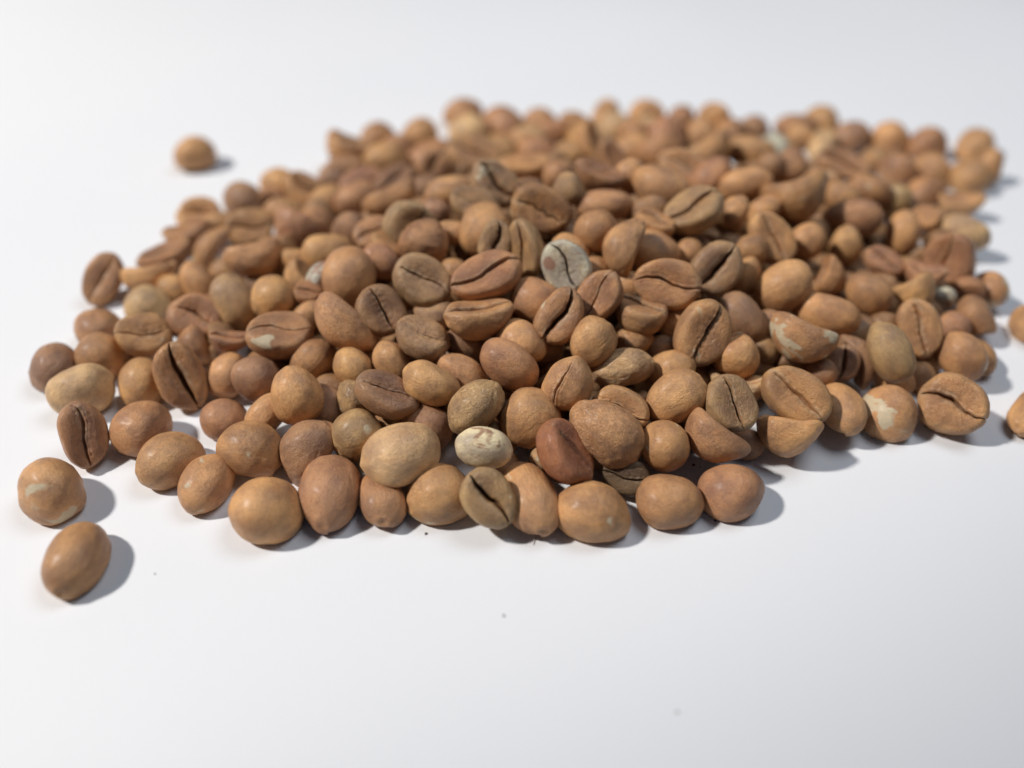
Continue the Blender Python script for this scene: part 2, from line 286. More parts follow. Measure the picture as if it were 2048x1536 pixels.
# x, y, z (mm), quaternion, half axes (mm), shape, colour, shows the crease, label
BEANS = [
(-34.49,118.84,10.95,0.533,0.682,0.033,0.5,3.79,3.39,2.37,'c','w',1,'smooth pale grey bean half hidden behind a large brown one'),
(-29.16,115.01,13.38,0.195,-0.575,0.656,0.448,5.72,4.55,3.37,'n','t',0,'large tan brown bean just right of the half hidden grey bean'),
(-35.67,128.14,10.53,0.574,-0.81,-0.085,0.09,5.1,3.75,2.78,'n','o',0,'light brown bean just above the half hidden grey bean'),
(-15.68,121.42,16.91,0.18,-0.466,0.716,0.488,4.64,4.27,3.33,'w','r',0,'round reddish brown bean with finely wrinkled skin'),
(-26.88,132.66,12.29,0.911,0.307,-0.111,0.252,4.14,3.18,2.23,'s','t',1,'third small flat-faced tan brown bean left of the wrinkled reddish bean'),
(-23.27,124.18,14.02,0.979,-0.035,0.188,-0.07,4,3.15,2.21,'c','t',1,'small creased tan brown bean just left of the wrinkled reddish bean'),
(-23.36,119.1,14.71,0.358,-0.855,0.269,0.262,4.31,2.9,2.14,'n','r',0,'second reddish brown bean left of the wrinkled reddish bean'),
(-19.19,129.21,16.28,0.653,0.523,-0.178,0.518,4.74,4.93,3.45,'c','g',1,'creased olive brown bean just above left of the wrinkled reddish bean'),
(-4.26,123.67,17.93,0.509,-0.568,-0.615,-0.2,5.18,4.75,3.52,'n','o',0,'light brown bean just above left of the c-shaped hollow bean'),
(-2.92,118.29,19.17,0.665,0.385,-0.309,0.561,3.66,3.26,2.45,'o','g',1,'c-shaped bean with a hollow opening and pale rim near the crest'),
(2.76,116.53,18.92,0.501,0.587,0.092,-0.63,5.24,3.24,2.27,'c','g',1,'creased olive brown bean just right of the c-shaped hollow bean'),
(-15.82,110.66,15.6,0.919,0.234,0.242,-0.206,5.23,4.36,3.05,'c','g',1,'creased olive brown bean just below the wrinkled reddish bean'),
(-10.34,115.96,14.27,0.035,0.014,-0.884,-0.465,2.84,2.54,1.88,'n','t',0,'small tan brown bean just below right of the wrinkled reddish bean'),
(-4.58,109.72,17.13,0.95,0.244,-0.115,0.155,6.33,4.04,2.83,'c','r',1,'large creased reddish brown bean just below the c-shaped hollow bean'),
(-22.27,105.59,12.81,0.857,0.261,0.308,-0.32,4.55,3.98,2.79,'c','d',1,'purplish brown glossy bean split by a slanting black slit'),
(-28.28,102.13,12.14,0.024,-0.349,-0.529,-0.773,6.15,3.69,3.03,'b','o',0,'long curved golden brown bean with its hollow side turned away'),
(-32.99,99.76,7.59,0.047,-0.311,0.88,0.357,4.34,3.35,2.48,'n','t',0,'tan brown bean just below right of the long level creased bean'),
(-39.51,103.17,9.28,0.981,0.111,0.062,0.146,5.46,4.12,2.89,'c','t',1,'tan bean with a long level crease near its upper edge'),
(-36.2,110,8.86,0.559,-0.746,-0.361,0.002,3.38,2.48,1.83,'n','t',0,'small tan brown bean just above right of the long level creased bean'),
(-15.07,99.06,12.31,0.984,0.089,0.122,-0.091,4.77,3.58,2.51,'c','g',1,'creased olive brown bean just below right of the purplish split bean'),
(-13.32,105.93,11.66,0.858,-0.508,-0.035,0.06,3.68,2.56,2.1,'b','g',0,'small curved olive brown bean just right of the purplish split bean'),
(-5.68,101.58,14.39,0.979,-0.157,0.068,0.114,5.47,4.01,3.28,'b','o',1,'large curved light brown bean left of the tan bean with open slit'),
(-8.39,100.85,9.58,0.113,-0.238,-0.814,-0.518,3.87,2.71,2.01,'n','d',0,'second small dark brown bean right of the purplish split bean'),
(3.82,106.88,14.75,0.084,-0.202,-0.856,-0.469,4.26,3.72,2.75,'n','r',0,'reddish brown bean just above left of the tan bean with open slit'),
(9.05,112.04,18.14,0.773,0.44,0.192,-0.415,4.65,3.92,2.75,'c','w',1,'pale grey-green bean with a brown stained crease near the middle of the heap'),
(10.12,117.58,17.9,0.538,-0.802,0.248,0.078,3.82,2.78,2.06,'n','o',0,'small light brown bean just above the pale grey creased bean'),
(13.95,114.23,15.16,0.044,0.029,0.884,0.465,3.24,3.14,2.32,'n','t',0,'small tan brown bean just right of the pale grey creased bean'),
(15.27,120.27,19.71,0.1,-0.157,0.703,0.686,3.97,3.75,2.78,'n','t',0,'small tan brown bean just above left of the upright banana shaped bean'),
(18.64,115.28,19.98,0.518,-0.27,0.803,-0.117,5.51,3.42,2.8,'b','t',0,'curved brown bean standing upright like a banana'),
(25.09,119.98,15.69,0.534,-0.727,0.419,0.105,4.66,4.39,4.17,'p','o',0,'round smooth light orange-tan bean right of the banana shaped one'),
(26,124.89,18.38,0.977,0.014,0.104,-0.185,3.86,3.14,2.2,'c','o',1,'small creased light brown bean just above the round light tan bean'),
(26.06,108.8,16.53,0.893,0.439,-0.064,-0.081,5.57,4.06,2.84,'c','r',1,'reddish oval bean with a full level crease, seen straight on'),
(14.66,105.49,15.98,0.853,0.242,-0.321,0.333,4.75,3.54,2.48,'c','r',1,'creased reddish brown bean just above right of the tan bean with open slit'),
(7.71,101.79,15.06,0.771,0.372,-0.256,0.449,4.74,3.79,2.85,'o','t',1,'glossy tan bean with a wide open curved slit, facing the viewer in the middle'),
(20.38,112.03,13.73,0.07,0.029,0.86,0.505,3.29,2.77,2.05,'n','t',0,'small tan brown bean just left of the reddish level creased bean'),
(21.75,104.21,13,0.986,-0.045,0.064,-0.147,4.41,3.93,2.75,'c','t',1,'creased tan brown bean just below left of the reddish level creased bean'),
(27.96,105.13,10.58,0.099,0.035,0.833,0.544,3.1,3.2,2.37,'n','t',0,'small tan brown bean just left of the long slanting crease bean'),
(1.64,98.49,12.12,0.316,-0.918,0.203,0.129,4.16,3.53,2.61,'n','o',0,'small light brown bean just below left of the tan bean with open slit'),
(13.07,97.22,13.25,0.677,-0.554,-0.485,-0.008,4,3.59,3.41,'p','o',0,'small round light brown bean just above left of the khaki mottled bean'),
(19.93,101.24,9.52,0.913,-0.396,0.092,-0.038,3.52,2.82,2.31,'b','o',0,'small curved light brown bean just above the khaki mottled bean'),
(17.75,94.7,9.37,0.079,-0.095,0.768,0.629,5.2,3.24,2.53,'w','y',0,'pale khaki wrinkled bean with dark grey mottling lying on its side'),
(8.89,89.72,10.85,0.48,0.349,0.189,-0.782,4.37,3.81,3.62,'p','o',1,'round orange bean with a thin curved seam, middle front'),
(31.48,101.17,12.59,0.697,0.415,-0.274,0.517,5.72,4.23,2.96,'c','t',1,'brown bean with a long slanting crease and pale upper tip'),
(39.33,106.98,11.01,0.633,-0.623,0.457,-0.049,5.3,3.25,2.4,'n','d',0,'dark brown bean just right of the long slanting crease bean'),
(37.43,99.29,8.76,0.149,0.278,-0.167,-0.934,3.85,3.95,3.75,'p','o',1,'small round light brown bean just below right of the long slanting crease bean'),
(25.55,101.98,8.1,0.12,-0.043,0.868,0.479,3.17,2.21,1.63,'n','d',0,'small dark brown bean just below left of the long slanting crease bean'),
(26.44,96.22,7.98,0.393,-0.876,-0.201,-0.196,3.83,3.46,2.56,'n','o',0,'small light brown bean just above the smooth slanting bean'),
(25.48,88.11,9.61,0.222,-0.213,0.9,0.308,5.12,3.81,2.82,'n','o',0,'smooth orange-brown oval bean slanting up to the right'),
(37.36,95.08,4.87,0.971,-0.174,0.005,-0.166,4.76,3.14,2.57,'b','y',1,'second curved pale tan bean right of the smooth slanting bean'),
(33.56,86.85,8.7,0.818,0.232,0.209,-0.484,4.72,3.78,2.65,'c','g',1,'creased olive brown bean just right of the smooth slanting bean'),
(45,91.01,6.88,0.885,0.267,0.072,-0.375,5.64,4.13,2.89,'s','t',1,'large flat-faced tan brown bean just below the cream tipped bean'),
(42.9,84.8,4.53,0.895,-0.392,0.073,-0.2,4.62,4.01,3.29,'b','o',0,'second curved light brown bean below the cream tipped bean'),
(22.99,80.3,6.33,0.038,-0.351,-0.85,-0.391,4.02,3.82,2.83,'n','t',0,'small tan brown bean just above right of the very dark front bean'),
(30.06,81.86,6.41,0.168,0.284,0.473,0.817,5.42,3.42,2.8,'b','r',0,'large curved reddish brown bean just below right of the smooth slanting bean'),
(37.21,85.4,2.04,0.295,-0.942,0.105,-0.119,2.63,2.55,1.89,'n','d',0,'second small dark brown bean below right of the smooth slanting bean'),
(32.69,75.05,3.01,0.047,-0.993,-0.108,0.005,4.67,4.17,3.09,'n','r',0,'reddish brown bean just right of the smooth reddish front right bean'),
(23.01,73.26,2.96,0.075,-0.997,0.034,-0.003,4.97,4.03,2.99,'n','r',0,'smooth reddish oval bean lying alone on the front right edge'),
(14.22,81.59,8.38,0.395,-0.867,0.3,0.055,6.11,4.24,3.31,'w','q',0,'biggest mottled brown bean with pale grey spots, in front right of centre'),
(16.98,87.13,7.89,0.905,0.4,-0.012,-0.148,4.52,3.49,2.44,'c','t',1,'creased tan brown bean just above right of the big mottled bean'),
(2.81,85.59,7.34,0.171,-0.481,0.763,0.396,4.69,4.44,3.29,'n','t',0,'tan brown bean just above left of the dark reddish curled bean'),
(7.31,78.42,7.04,0.87,-0.045,0.382,-0.309,5.31,4.12,2.88,'c','m',1,'dark reddish brown curled bean with its slit turned right, near the front'),
(5.06,80.97,3.69,0.272,-0.962,0.009,-0.019,2.61,2.21,1.63,'n','g',0,'small olive brown bean just left of the dark reddish curled bean'),
(2.64,74.19,3.34,0.014,-0.599,-0.8,0.019,6.75,3.9,2.89,'n','q',0,'large pale-spotted brown bean just right of the broken hollow bean'),
(-4.04,78.97,7.27,0.023,-0.077,-0.799,-0.596,4.31,3.11,2.3,'n','v',0,'small cream-white bean with a brown patch on top, near the front edge'),
(-5.35,86,8.9,0.048,-0.4,0.71,0.578,4.98,3.7,2.89,'w','g',0,'wrinkled olive brown bean just above the cream bean with brown patch'),
(-3.29,71.76,4.79,0.837,0.299,0.169,-0.426,4.4,3.52,2.64,'o','g',1,'broken grey-brown bean with a hollow opening on the front edge'),
(-10.42,74.5,3.29,0.047,-0.973,-0.226,0.011,5.16,4.56,3.37,'n','q',0,'pale-spotted brown bean just left of the broken hollow bean'),
(-16.35,79.73,6.71,0.08,0.986,0.145,0.012,6.2,5.06,3.74,'n','y',0,'large smooth light tan oval bean lying level at the front'),
(-19.21,74.37,2.42,0.005,-0.586,-0.811,0.007,5.21,3.37,2.49,'n','r',0,'reddish brown bean just below left of the large smooth tan bean'),
(-26.84,75.19,3.22,0.003,0.697,-0.717,-0.004,6.45,4.47,3.31,'n','r',0,'large smooth reddish brown bean on the front edge'),
(-35.89,71.62,3.69,0.015,-1,0,-0,5.37,5.11,3.78,'n','o',0,'large round light brown bean at the front left edge'),
(-32.05,82.59,3.89,0.301,-0.358,0.882,-0.054,5.29,4.16,3.41,'b','d',0,'curved dark brown bean just above left of the large reddish front bean'),
(-23.73,84.04,5.36,0.041,0.362,-0.717,-0.594,4.15,3.86,3.67,'p','g',0,'small round olive brown bean just left of the large smooth tan bean'),
(-25.13,91.08,6.5,0.092,0.041,-0.911,-0.399,3,2.98,2.32,'w','g',0,'second small wrinkled olive brown bean below the long curved golden bean'),
(-19.93,88.97,8.8,0.968,0.047,0.224,-0.107,5.24,3.57,2.5,'c','d',1,'creased dark brown bean just above the large smooth tan bean'),
(-13.36,86.37,4.44,0.494,-0.842,0.183,0.113,4.54,3.54,2.62,'n','d',0,'dark brown bean just above right of the large smooth tan bean'),
(-12.52,90.45,10.3,0.404,-0.887,0.181,0.133,4.78,3.35,2.48,'n','o',0,'second light brown bean above the large smooth tan bean'),
(-19.71,96.57,9.01,0.52,-0.672,0.5,0.166,4.03,2.93,2.17,'n','o',0,'small light brown bean just below the purplish split bean'),
(-14.38,98.42,7.29,0.995,-0.088,0.03,0.022,3.59,2.85,1.99,'c','d',1,'second small creased dark brown bean below right of the purplish split bean'),
(-25.96,95.74,8.48,0.206,-0.324,-0.8,-0.462,3.78,3.05,2.26,'n','o',0,'small light brown bean just below the long curved golden bean'),
(-7.41,94.54,8.97,0.004,0.941,-0.173,-0.292,5.26,3.05,2.5,'b','o',0,'second curved light brown bean above the cream bean with brown patch'),
(-0.51,93.14,11.17,0.053,-0.318,-0.599,-0.733,5.17,3.65,2.7,'n','r',0,'reddish brown bean just left of the round seamed bean'),
(-34.27,89.97,8.29,0.261,-0.586,-0.677,-0.361,4.64,3.91,2.89,'n','o',0,'light brown bean just below the long level creased bean'),
(-29.8,91.22,4.58,0.315,-0.486,-0.772,-0.263,3.84,2.93,2.17,'n','d',0,'third small dark brown bean below the long curved golden bean'),
(-42.24,95.61,6.42,0.104,0.282,-0.736,-0.606,3.93,3.9,2.88,'n','d',0,'small dark brown bean just below left of the long level creased bean'),
(-49.05,100.18,4.31,0.075,-0.891,-0.388,-0.223,4.13,3.56,2.63,'n','o',0,'small light brown bean just right of the black slit bean on the left'),
(-55.88,98.41,4.88,0.772,0.221,0.384,-0.455,5.87,3.92,2.94,'o','r',1,'reddish brown bean with a wide black slit in the left part'),
(-39.68,89.98,3.88,0.019,-0.419,0.801,0.426,4.53,2.7,2,'n','o',0,'second light brown bean below the long level creased bean'),
(-47.47,91.12,2.68,0.003,-0.993,0.116,-0,4.01,3.75,2.77,'n','r',0,'small reddish brown bean just below right of the black slit bean on the left'),
(-40.35,82.66,4.39,0.052,0.956,-0.288,-0.016,4.98,4.55,3.37,'n','q',0,'pale-spotted brown bean just above the large round front left bean'),
(-45.79,77.29,2.74,0.028,0.656,-0.754,-0.032,5.23,3.81,2.82,'n','q',0,'pale-spotted brown bean just above left of the large round front left bean'),
(-52.89,81.3,3.13,0.037,0.456,-0.886,-0.072,5.05,4.31,3.19,'n','o',0,'light brown bean below the black slit bean on the left'),
(-59.6,87.89,3.38,0.005,-0.112,-0.993,0.041,4.56,4.68,3.46,'n','r',0,'reddish brown bean just below left of the black slit bean on the left'),
(-63.67,99.41,3.37,0.002,-0.143,0.99,-0.017,4.24,4.68,3.46,'n','o',0,'light brown bean just left of the black slit bean on the left'),
(-67.35,85.07,4.18,0.787,0.103,0.434,-0.425,5.18,3.45,2.41,'s','r',1,'flat-faced reddish brown bean just above right of the far left round bean'),
(-71.95,95.36,4.09,0.121,0.247,-0.745,-0.607,5.26,4.17,3.09,'n','y',0,'second pale tan bean below left of the short crease bean on the left'),
(-80.01,103.1,3.36,0.011,-0.316,0.948,-0.032,4.32,4.66,3.45,'n','d',0,'second dark brown bean left of the short crease bean on the left'),
(-72.51,104.55,4.16,0.538,-0.745,0.259,0.297,4.5,4.02,2.98,'n','t',0,'tan brown bean just below left of the short crease bean on the left'),
(-68.38,75,3.73,0.001,-0.414,0.91,-0.003,4.17,5.17,3.83,'n','q',0,'round tan bean with a small pale spot at the far left edge'),
(-59.86,63.08,2.82,0.017,0.674,0.739,0.019,5.72,3.93,2.91,'n','t',0,'lone brown oval bean standing on the paper at the lower left'),
(-81.44,129,3.88,0.749,0.377,-0.155,0.522,5.43,3.37,2.36,'s','r',1,'large flat-faced reddish brown bean just above left of the short crease bean on the left'),
(-76.89,114.04,3.26,0.032,-0.944,-0.327,0.011,4.18,4.53,3.35,'n','t',0,'small tan brown bean just left of the short crease bean on the left'),
(-70.25,121.25,3.36,0.326,-0.858,-0.396,-0.017,4.56,3.98,2.95,'n','y',0,'pale tan bean just above the short crease bean on the left'),
(-65.65,107.99,5.88,0.923,0.29,0.12,0.221,4.82,4.02,2.81,'c','o',1,'pale tan bean with a short dark crease at the left edge'),
(-72.78,130.41,3.09,0.079,0.082,-0.341,-0.933,5.87,3.51,2.88,'b','o',0,'second large curved light brown bean above the short crease bean on the left'),
(-72.54,138.13,2.84,0.96,0.023,-0.062,0.271,5.62,3.32,2.72,'b','r',1,'third large curved reddish brown bean above the short crease bean on the left'),
(-69.51,146.25,3.51,0.196,0.132,-0.081,-0.968,4.95,4.25,3.48,'b','r',1,'fourth curved reddish brown bean below left of the small dark back left bean'),
(-70.55,155.46,3.34,0.932,0.308,0.108,0.155,4.95,4.15,2.91,'s','o',1,'second flat-faced light brown bean below left of the small dark back left bean'),
(-63.23,163.76,3.54,0.013,0.93,0.368,0.005,4.46,4.92,3.64,'n','d',0,'small dark round bean on the back left edge'),
(-81.5,188.03,3.8,0.107,0.984,-0.141,-0.015,4.97,5.18,3.84,'n','o',0,'lone light brown bean lying apart at the back left'),
(-56.62,172.31,3.26,0.02,0.866,0.499,0.012,4.24,4.53,3.35,'n','o',0,'light brown bean just above right of the small dark back left bean'),
(-49.46,166.49,3.91,0.931,0.14,0.319,-0.108,5.21,4.18,2.92,'c','o',1,'second creased light brown bean right of the small dark back left bean'),
(-56.25,165.58,3.02,0.623,0.769,0.144,0.026,3.61,3.13,2.19,'c','r',1,'small creased reddish brown bean just right of the small dark back left bean'),
(-57.86,149.43,3.4,0.918,0.348,0.062,0.181,5.28,4.14,2.9,'s','t',1,'flat-faced tan brown bean just below the small dark back left bean'),
(-63.51,139.55,4.89,0.464,-0.221,0.834,-0.2,6.59,3.12,2.56,'b','t',1,'third large curved tan brown bean below left of the small dark back left bean'),
(-49.96,127.92,9.13,0.886,-0.384,-0.045,0.256,5.77,3.92,3.21,'b','o',0,'second large curved light brown bean below the small dark back left bean'),
(-50.56,154.35,3.93,0.431,-0.837,0.201,0.272,5,3.59,2.65,'n','t',0,'tan brown bean just below right of the small dark back left bean'),
(-44.2,140.76,7.75,0.907,-0.359,0.197,0.093,5.7,4.97,4.08,'b','r',0,'second large curved reddish brown bean above left of the half hidden grey bean'),
(-42.3,158.61,4.58,0.003,-0.24,0.798,0.552,5.02,4.04,2.99,'n','o',0,'third light brown bean above the half hidden grey bean'),
(-43.33,147.36,5.97,0.065,0.134,-0.856,-0.496,5,3.35,2.48,'n','r',0,'second reddish brown bean above the half hidden grey bean'),
(-32.65,137.26,11.31,0.031,0.996,0.082,0.031,4.05,3.54,2.9,'b','d',0,'small curved dark brown bean just above right of the half hidden grey bean'),
(-43.07,171.64,4.89,0,0,0.999,0.034,4.06,4.19,3.1,'n','d',0,'third small dark brown bean below left of the dark back edge bean'),
(-42.16,185.97,4.43,0.973,-0.097,0.2,0.069,5.73,5.17,4.24,'b','o',1,'large curved light brown bean just below left of the dark back edge bean'),
(-36.32,200.08,3.13,0.006,0.897,0.442,0.003,5.58,4.35,3.22,'n','r',0,'small dark reddish bean at the outer back edge, left side'),
(-24.68,199.7,3.66,0.005,0.191,0.981,0.025,5.31,5.09,3.76,'n','o',0,'light brown bean just right of the dark back edge bean'),
(-30.22,194.26,2.84,0.063,0.031,-0.856,-0.512,4.18,3.06,2.27,'n','r',0,'small reddish brown bean just below right of the dark back edge bean'),
(-31.31,181.07,4.26,0.077,0.077,-0.674,-0.73,5.58,4.38,3.24,'n','o',0,'large light brown bean just below the dark back edge bean'),
(-20.44,186.86,3.43,0.02,-0.935,-0.354,0.008,6.59,4.76,3.52,'n','r',0,'large reddish brown bean just left of the dark hollow bean'),
(-27.36,166.06,6.45,0.905,0.285,-0.15,0.278,5.26,3.45,2.59,'o','d',1,'second split dark brown bean below the dark back edge bean'),
(-35.28,169.19,3.89,0.917,0.337,-0.075,0.199,5.65,4.13,2.89,'s','r',1,'third large flat-faced reddish brown bean below the dark back edge bean'),
(-34.96,156.28,6.89,0.009,0.194,-0.795,-0.575,5.56,3.72,2.75,'n','r',0,'fourth large reddish brown bean below the dark back edge bean'),
(-25.49,147.23,11.21,0.898,-0.399,-0.125,0.135,5.93,3.98,3.27,'b','o',0,'second large curved light brown bean above left of the wrinkled reddish bean'),
(-19.44,172.17,5.95,0.679,0.543,-0.185,0.458,5.6,4.67,3.51,'o','r',1,'second large split reddish brown bean left of the dark hollow bean'),
(-19.64,159.6,8.57,0.495,-0.867,-0.029,0.046,3.58,2.93,2.17,'n','d',0,'second small dark brown bean below left of the dark hollow bean'),
(-12.59,142.89,15.88,0.493,-0.863,-0.104,-0.022,5.18,3.24,2.4,'n','o',0,'light brown bean just below left of the dark hollow bean'),
(-9.99,183.25,4.24,0.96,0.225,0.145,-0.079,6.98,5.19,3.63,'s','t',1,'blurred creased bean with a dark hollow, behind the crest'),
(-3.38,137.73,19.84,0.907,0.268,0.246,-0.21,5.23,4.02,3.02,'o','g',1,'split olive brown bean just below right of the dark hollow bean'),
(2.94,162.72,11.17,0.032,0.02,0.035,-0.999,5.9,3.49,2.86,'b','o',1,'second large curved light brown bean above left of the jagged crease bean'),
(-7.42,132.16,18.64,0.955,0.285,0.062,-0.06,5.09,3.43,2.4,'c','g',1,'second creased olive brown bean above left of the c-shaped hollow bean'),
(3.06,136.11,20.13,0.977,0.198,0.009,-0.083,2.69,2.2,1.54,'c','d',1,'small creased dark brown bean just above left of the jagged crease bean'),
(5.6,126.92,20.45,0.852,0.508,0.048,-0.119,5.63,4.29,2.83,'j','t',1,'bean with a jagged zigzag crease and pale tips near the crest'),
(-13.6,213.61,3.77,0.016,-0.202,-0.976,0.076,5.84,5.18,3.84,'n','r',0,'second large reddish brown bean above the dark hollow bean'),
(-11.83,202.03,3.57,0.023,0.194,0.974,0.114,5.93,4.85,3.59,'n','y',0,'large pale tan bean just above the dark hollow bean'),
(-2.22,207.35,3.75,0.044,0.868,-0.495,-0.025,6.98,5.18,3.84,'n','r',0,'second large reddish brown bean above right of the dark hollow bean'),
(7.48,209.05,3.35,0.064,0.998,0,0,4.8,4.64,3.43,'n','t',0,'second tan brown bean left of the pointed back edge bean'),
(4.59,199.62,2.81,0.003,0.019,0.894,0.448,5,3.14,2.33,'n','y',0,'second pale tan bean right of the dark hollow bean'),
(16.9,208.57,2.95,0.019,1,0,0,4.43,4.11,3.04,'n','t',0,'tan brown bean just left of the pointed back edge bean'),
(11.59,203.33,2.99,0.074,-0.12,0.74,0.658,5.02,2.89,2.14,'n','r',0,'fourth reddish brown bean below left of the pointed back edge bean'),
(26.89,216.55,2.89,0.001,-0.784,-0.621,0.001,7.02,4.04,2.99,'n','o',0,'pointed bean standing up as the topmost one of the back edge'),
(38.71,216.09,3.03,0.019,-1,0,-0,5.18,4.22,3.12,'n','o',0,'light brown bean just right of the pointed back edge bean'),
(47.42,210.83,3.36,0,0,0.998,-0.055,4.22,4.65,3.44,'n','r',0,'third reddish brown bean right of the pointed back edge bean'),
(55.99,210.97,3.78,0.084,0.909,0.407,0.038,3.51,5.19,3.84,'n','o',0,'fourth small light brown bean left of the blurred whitish bean'),
(28.08,206.5,3.24,0,0,1,-0.019,4.37,4.51,3.34,'n','y',0,'pale tan bean just below right of the pointed back edge bean'),
(18.73,198.55,3.04,0.091,0.636,0.758,0.109,6.99,4.1,3.03,'n','o',0,'large light brown bean just below left of the pointed back edge bean'),
(37.61,204.64,2.94,0.534,-0.841,0.053,-0.065,4.32,3.16,2.34,'n','y',0,'fourth pale tan bean below right of the pointed back edge bean'),
(32.56,199.98,4,0.083,0.941,0.328,0.029,4.08,4.46,3.3,'n','r',0,'second small reddish brown bean below right of the pointed back edge bean'),
(41.36,198.74,5.13,0.025,-0.877,-0.479,0.014,6.4,4.63,3.43,'n','r',0,'second large reddish brown bean right of the pointed back edge bean'),
(50.66,200.18,3.52,0,0,0.999,0.04,4.52,4.88,3.61,'n','o',0,'fifth light brown bean left of the blurred whitish bean'),
(19.87,188.62,5.05,0.853,0.037,0.414,-0.317,6.31,3.98,3.27,'b','o',1,'second large curved light brown bean below left of the pointed back edge bean'),
(14.28,182.33,5.56,0.447,-0.848,0.248,0.141,4.31,3.55,2.63,'n','o',0,'third light brown bean below left of the pointed back edge bean'),
(23.95,175.81,7.95,0.77,0.351,0.316,-0.428,4.7,2.94,2.05,'s','r',1,'flat-faced reddish brown bean just below the pointed back edge bean'),
(30.45,187.46,4.27,0.424,-0.855,-0.184,-0.234,5.83,4.07,3.01,'n','o',0,'third large light brown bean below right of the pointed back edge bean'),
(6.8,188.65,4.08,0.004,-0.997,0.075,0.031,6.12,4.23,3.47,'b','r',0,'large curved reddish brown bean just above the jagged crease bean'),
(-3.16,190.04,4,0.008,-0.192,-0.981,0.041,4.87,4.43,3.28,'n','o',0,'light brown bean just above right of the dark hollow bean'),
(2.18,194.61,2.96,0.004,0.004,0.873,0.487,4.23,3.27,2.42,'n','t',0,'tan brown bean just right of the dark hollow bean'),
(9.35,146.93,17.6,0.024,0.015,0.843,0.537,3.38,3.17,2.34,'n','r',0,'second small reddish brown bean above right of the jagged crease bean'),
(10.91,132.53,21.67,0.537,-0.688,0.453,0.184,3.29,2.88,2.13,'n','g',0,'small olive brown bean just above right of the jagged crease bean'),
(16.8,139.2,20.68,0.097,0.138,-0.028,0.985,5.09,3.19,2.62,'b','r',1,'third curved reddish brown bean above right of the jagged crease bean'),
(23.43,141.91,19.67,0.638,-0.721,-0.217,-0.16,3.32,3.45,2.55,'n','o',0,'second small light brown bean below the pointed back edge bean'),
(16.99,130.43,19.58,0.639,-0.765,0.004,-0.074,5.58,2.96,2.19,'n','r',0,'large reddish brown bean just above the upright banana shaped bean'),
(28.69,136.61,19.86,0.03,-0.272,-0.74,-0.614,5.83,4.04,2.99,'n','t',0,'third large tan brown bean above the round light tan bean'),
(36.2,179.11,7.2,0.124,-0.232,0.418,0.869,6.07,4.73,3.88,'b','r',0,'fifth large curved reddish brown bean below right of the pointed back edge bean'),
(37.55,155.6,14.44,0.878,0.385,0.095,-0.267,6.25,3.91,2.73,'s','t',1,'second large flat-faced tan brown bean above right of the round light tan bean'),
(25.65,129.61,19.19,0.132,-0.067,0.801,0.581,3.63,2.38,1.76,'n','d',0,'second small dark brown bean above the round light tan bean'),
(33.51,127.75,19.39,0.954,0.158,-0.23,0.109,5.78,4.35,3.05,'c','g',1,'large creased olive brown bean just above right of the round light tan bean'),
(42.69,131.94,17.07,0.407,-0.443,0.734,0.314,3.49,2.52,1.86,'n','o',0,'small light brown bean just above the olive creased bean'),
(47.91,145.27,16.51,0.504,-0.849,0.013,-0.159,5.46,3.09,2.29,'n','o',0,'large light brown bean just below left of the blurred whitish bean'),
(58.72,180.1,7.39,0.733,-0.648,0.171,-0.119,6.31,3.87,2.87,'n','t',0,'large tan brown bean just left of the blurred whitish bean'),
(48.03,176.38,8.22,0.176,-0.293,0.413,0.844,5.93,4.48,3.67,'b','t',0,'third large curved tan brown bean left of the blurred whitish bean'),
(59.39,201.88,3.33,0.069,-0.838,-0.54,0.045,6.96,4.2,3.11,'n','r',0,'second large reddish brown bean left of the blurred whitish bean'),
(67.15,206.38,2.81,0.012,-0.22,-0.974,0.052,4.15,3.92,2.9,'n','d',0,'small dark brown bean just above left of the blurred whitish bean'),
(69.8,195.03,2.62,0.011,-0.789,0.614,-0.008,4.55,3.65,2.7,'n','w',0,'blurred whitish green bean among the brown ones at the back'),
(78.73,207.45,2.86,0.068,0.998,0,0,6.01,3.74,2.77,'n','r',0,'large reddish brown bean just left of the golden back edge bean'),
(87.09,211.59,3.19,0.022,0.642,0.766,0.026,5.72,4.43,3.28,'n','o',0,'golden brown bean sticking out at the back edge, right side'),
(77.76,200.21,3.02,0,0,1,-0.002,3.7,4.21,3.11,'n','o',0,'small light brown bean just right of the blurred whitish bean'),
(81.49,193.09,3.98,0.025,0.525,-0.85,-0.041,6.91,3.42,2.53,'n','y',0,'large pale tan bean just below the golden back edge bean'),
(90.38,197.84,3.67,0.026,0.423,0.904,0.056,5.01,5.07,3.75,'n','d',0,'dark brown bean just below right of the golden back edge bean'),
(100.71,198.16,3.74,0.037,0.999,-0,-0,5.23,5.18,3.84,'n','o',0,'light brown bean just above the small ringed bean'),
(109.66,193.77,3.74,0.019,-0.898,0.44,-0.009,4.7,5.18,3.84,'n','r',0,'reddish brown bean just above right of the small ringed bean'),
(122.38,194.45,3.27,0.002,-0.887,-0.462,0.001,6.99,4.55,3.37,'n','o',0,'golden bean at the back right corner of the heap'),
(95.59,178.43,4.01,0.002,-0.349,0.937,-0.006,3.1,4.7,3.47,'n','r',0,'small round pinkish brown bean ringed by shadow at the back right'),
(104.7,179.57,3.3,0.002,0.269,-0.963,-0.008,3.8,4.59,3.39,'n','o',0,'small light brown bean just right of the small ringed bean'),
(112.04,175.28,3.62,0.001,0.157,-0.988,-0.006,4.78,5.03,3.72,'n','t',0,'second tan brown bean below the back right corner bean'),
(118.4,178.24,4.16,0.501,-0.5,0.669,0.227,4.59,3.12,2.31,'n','o',0,'light brown bean just below the back right corner bean'),
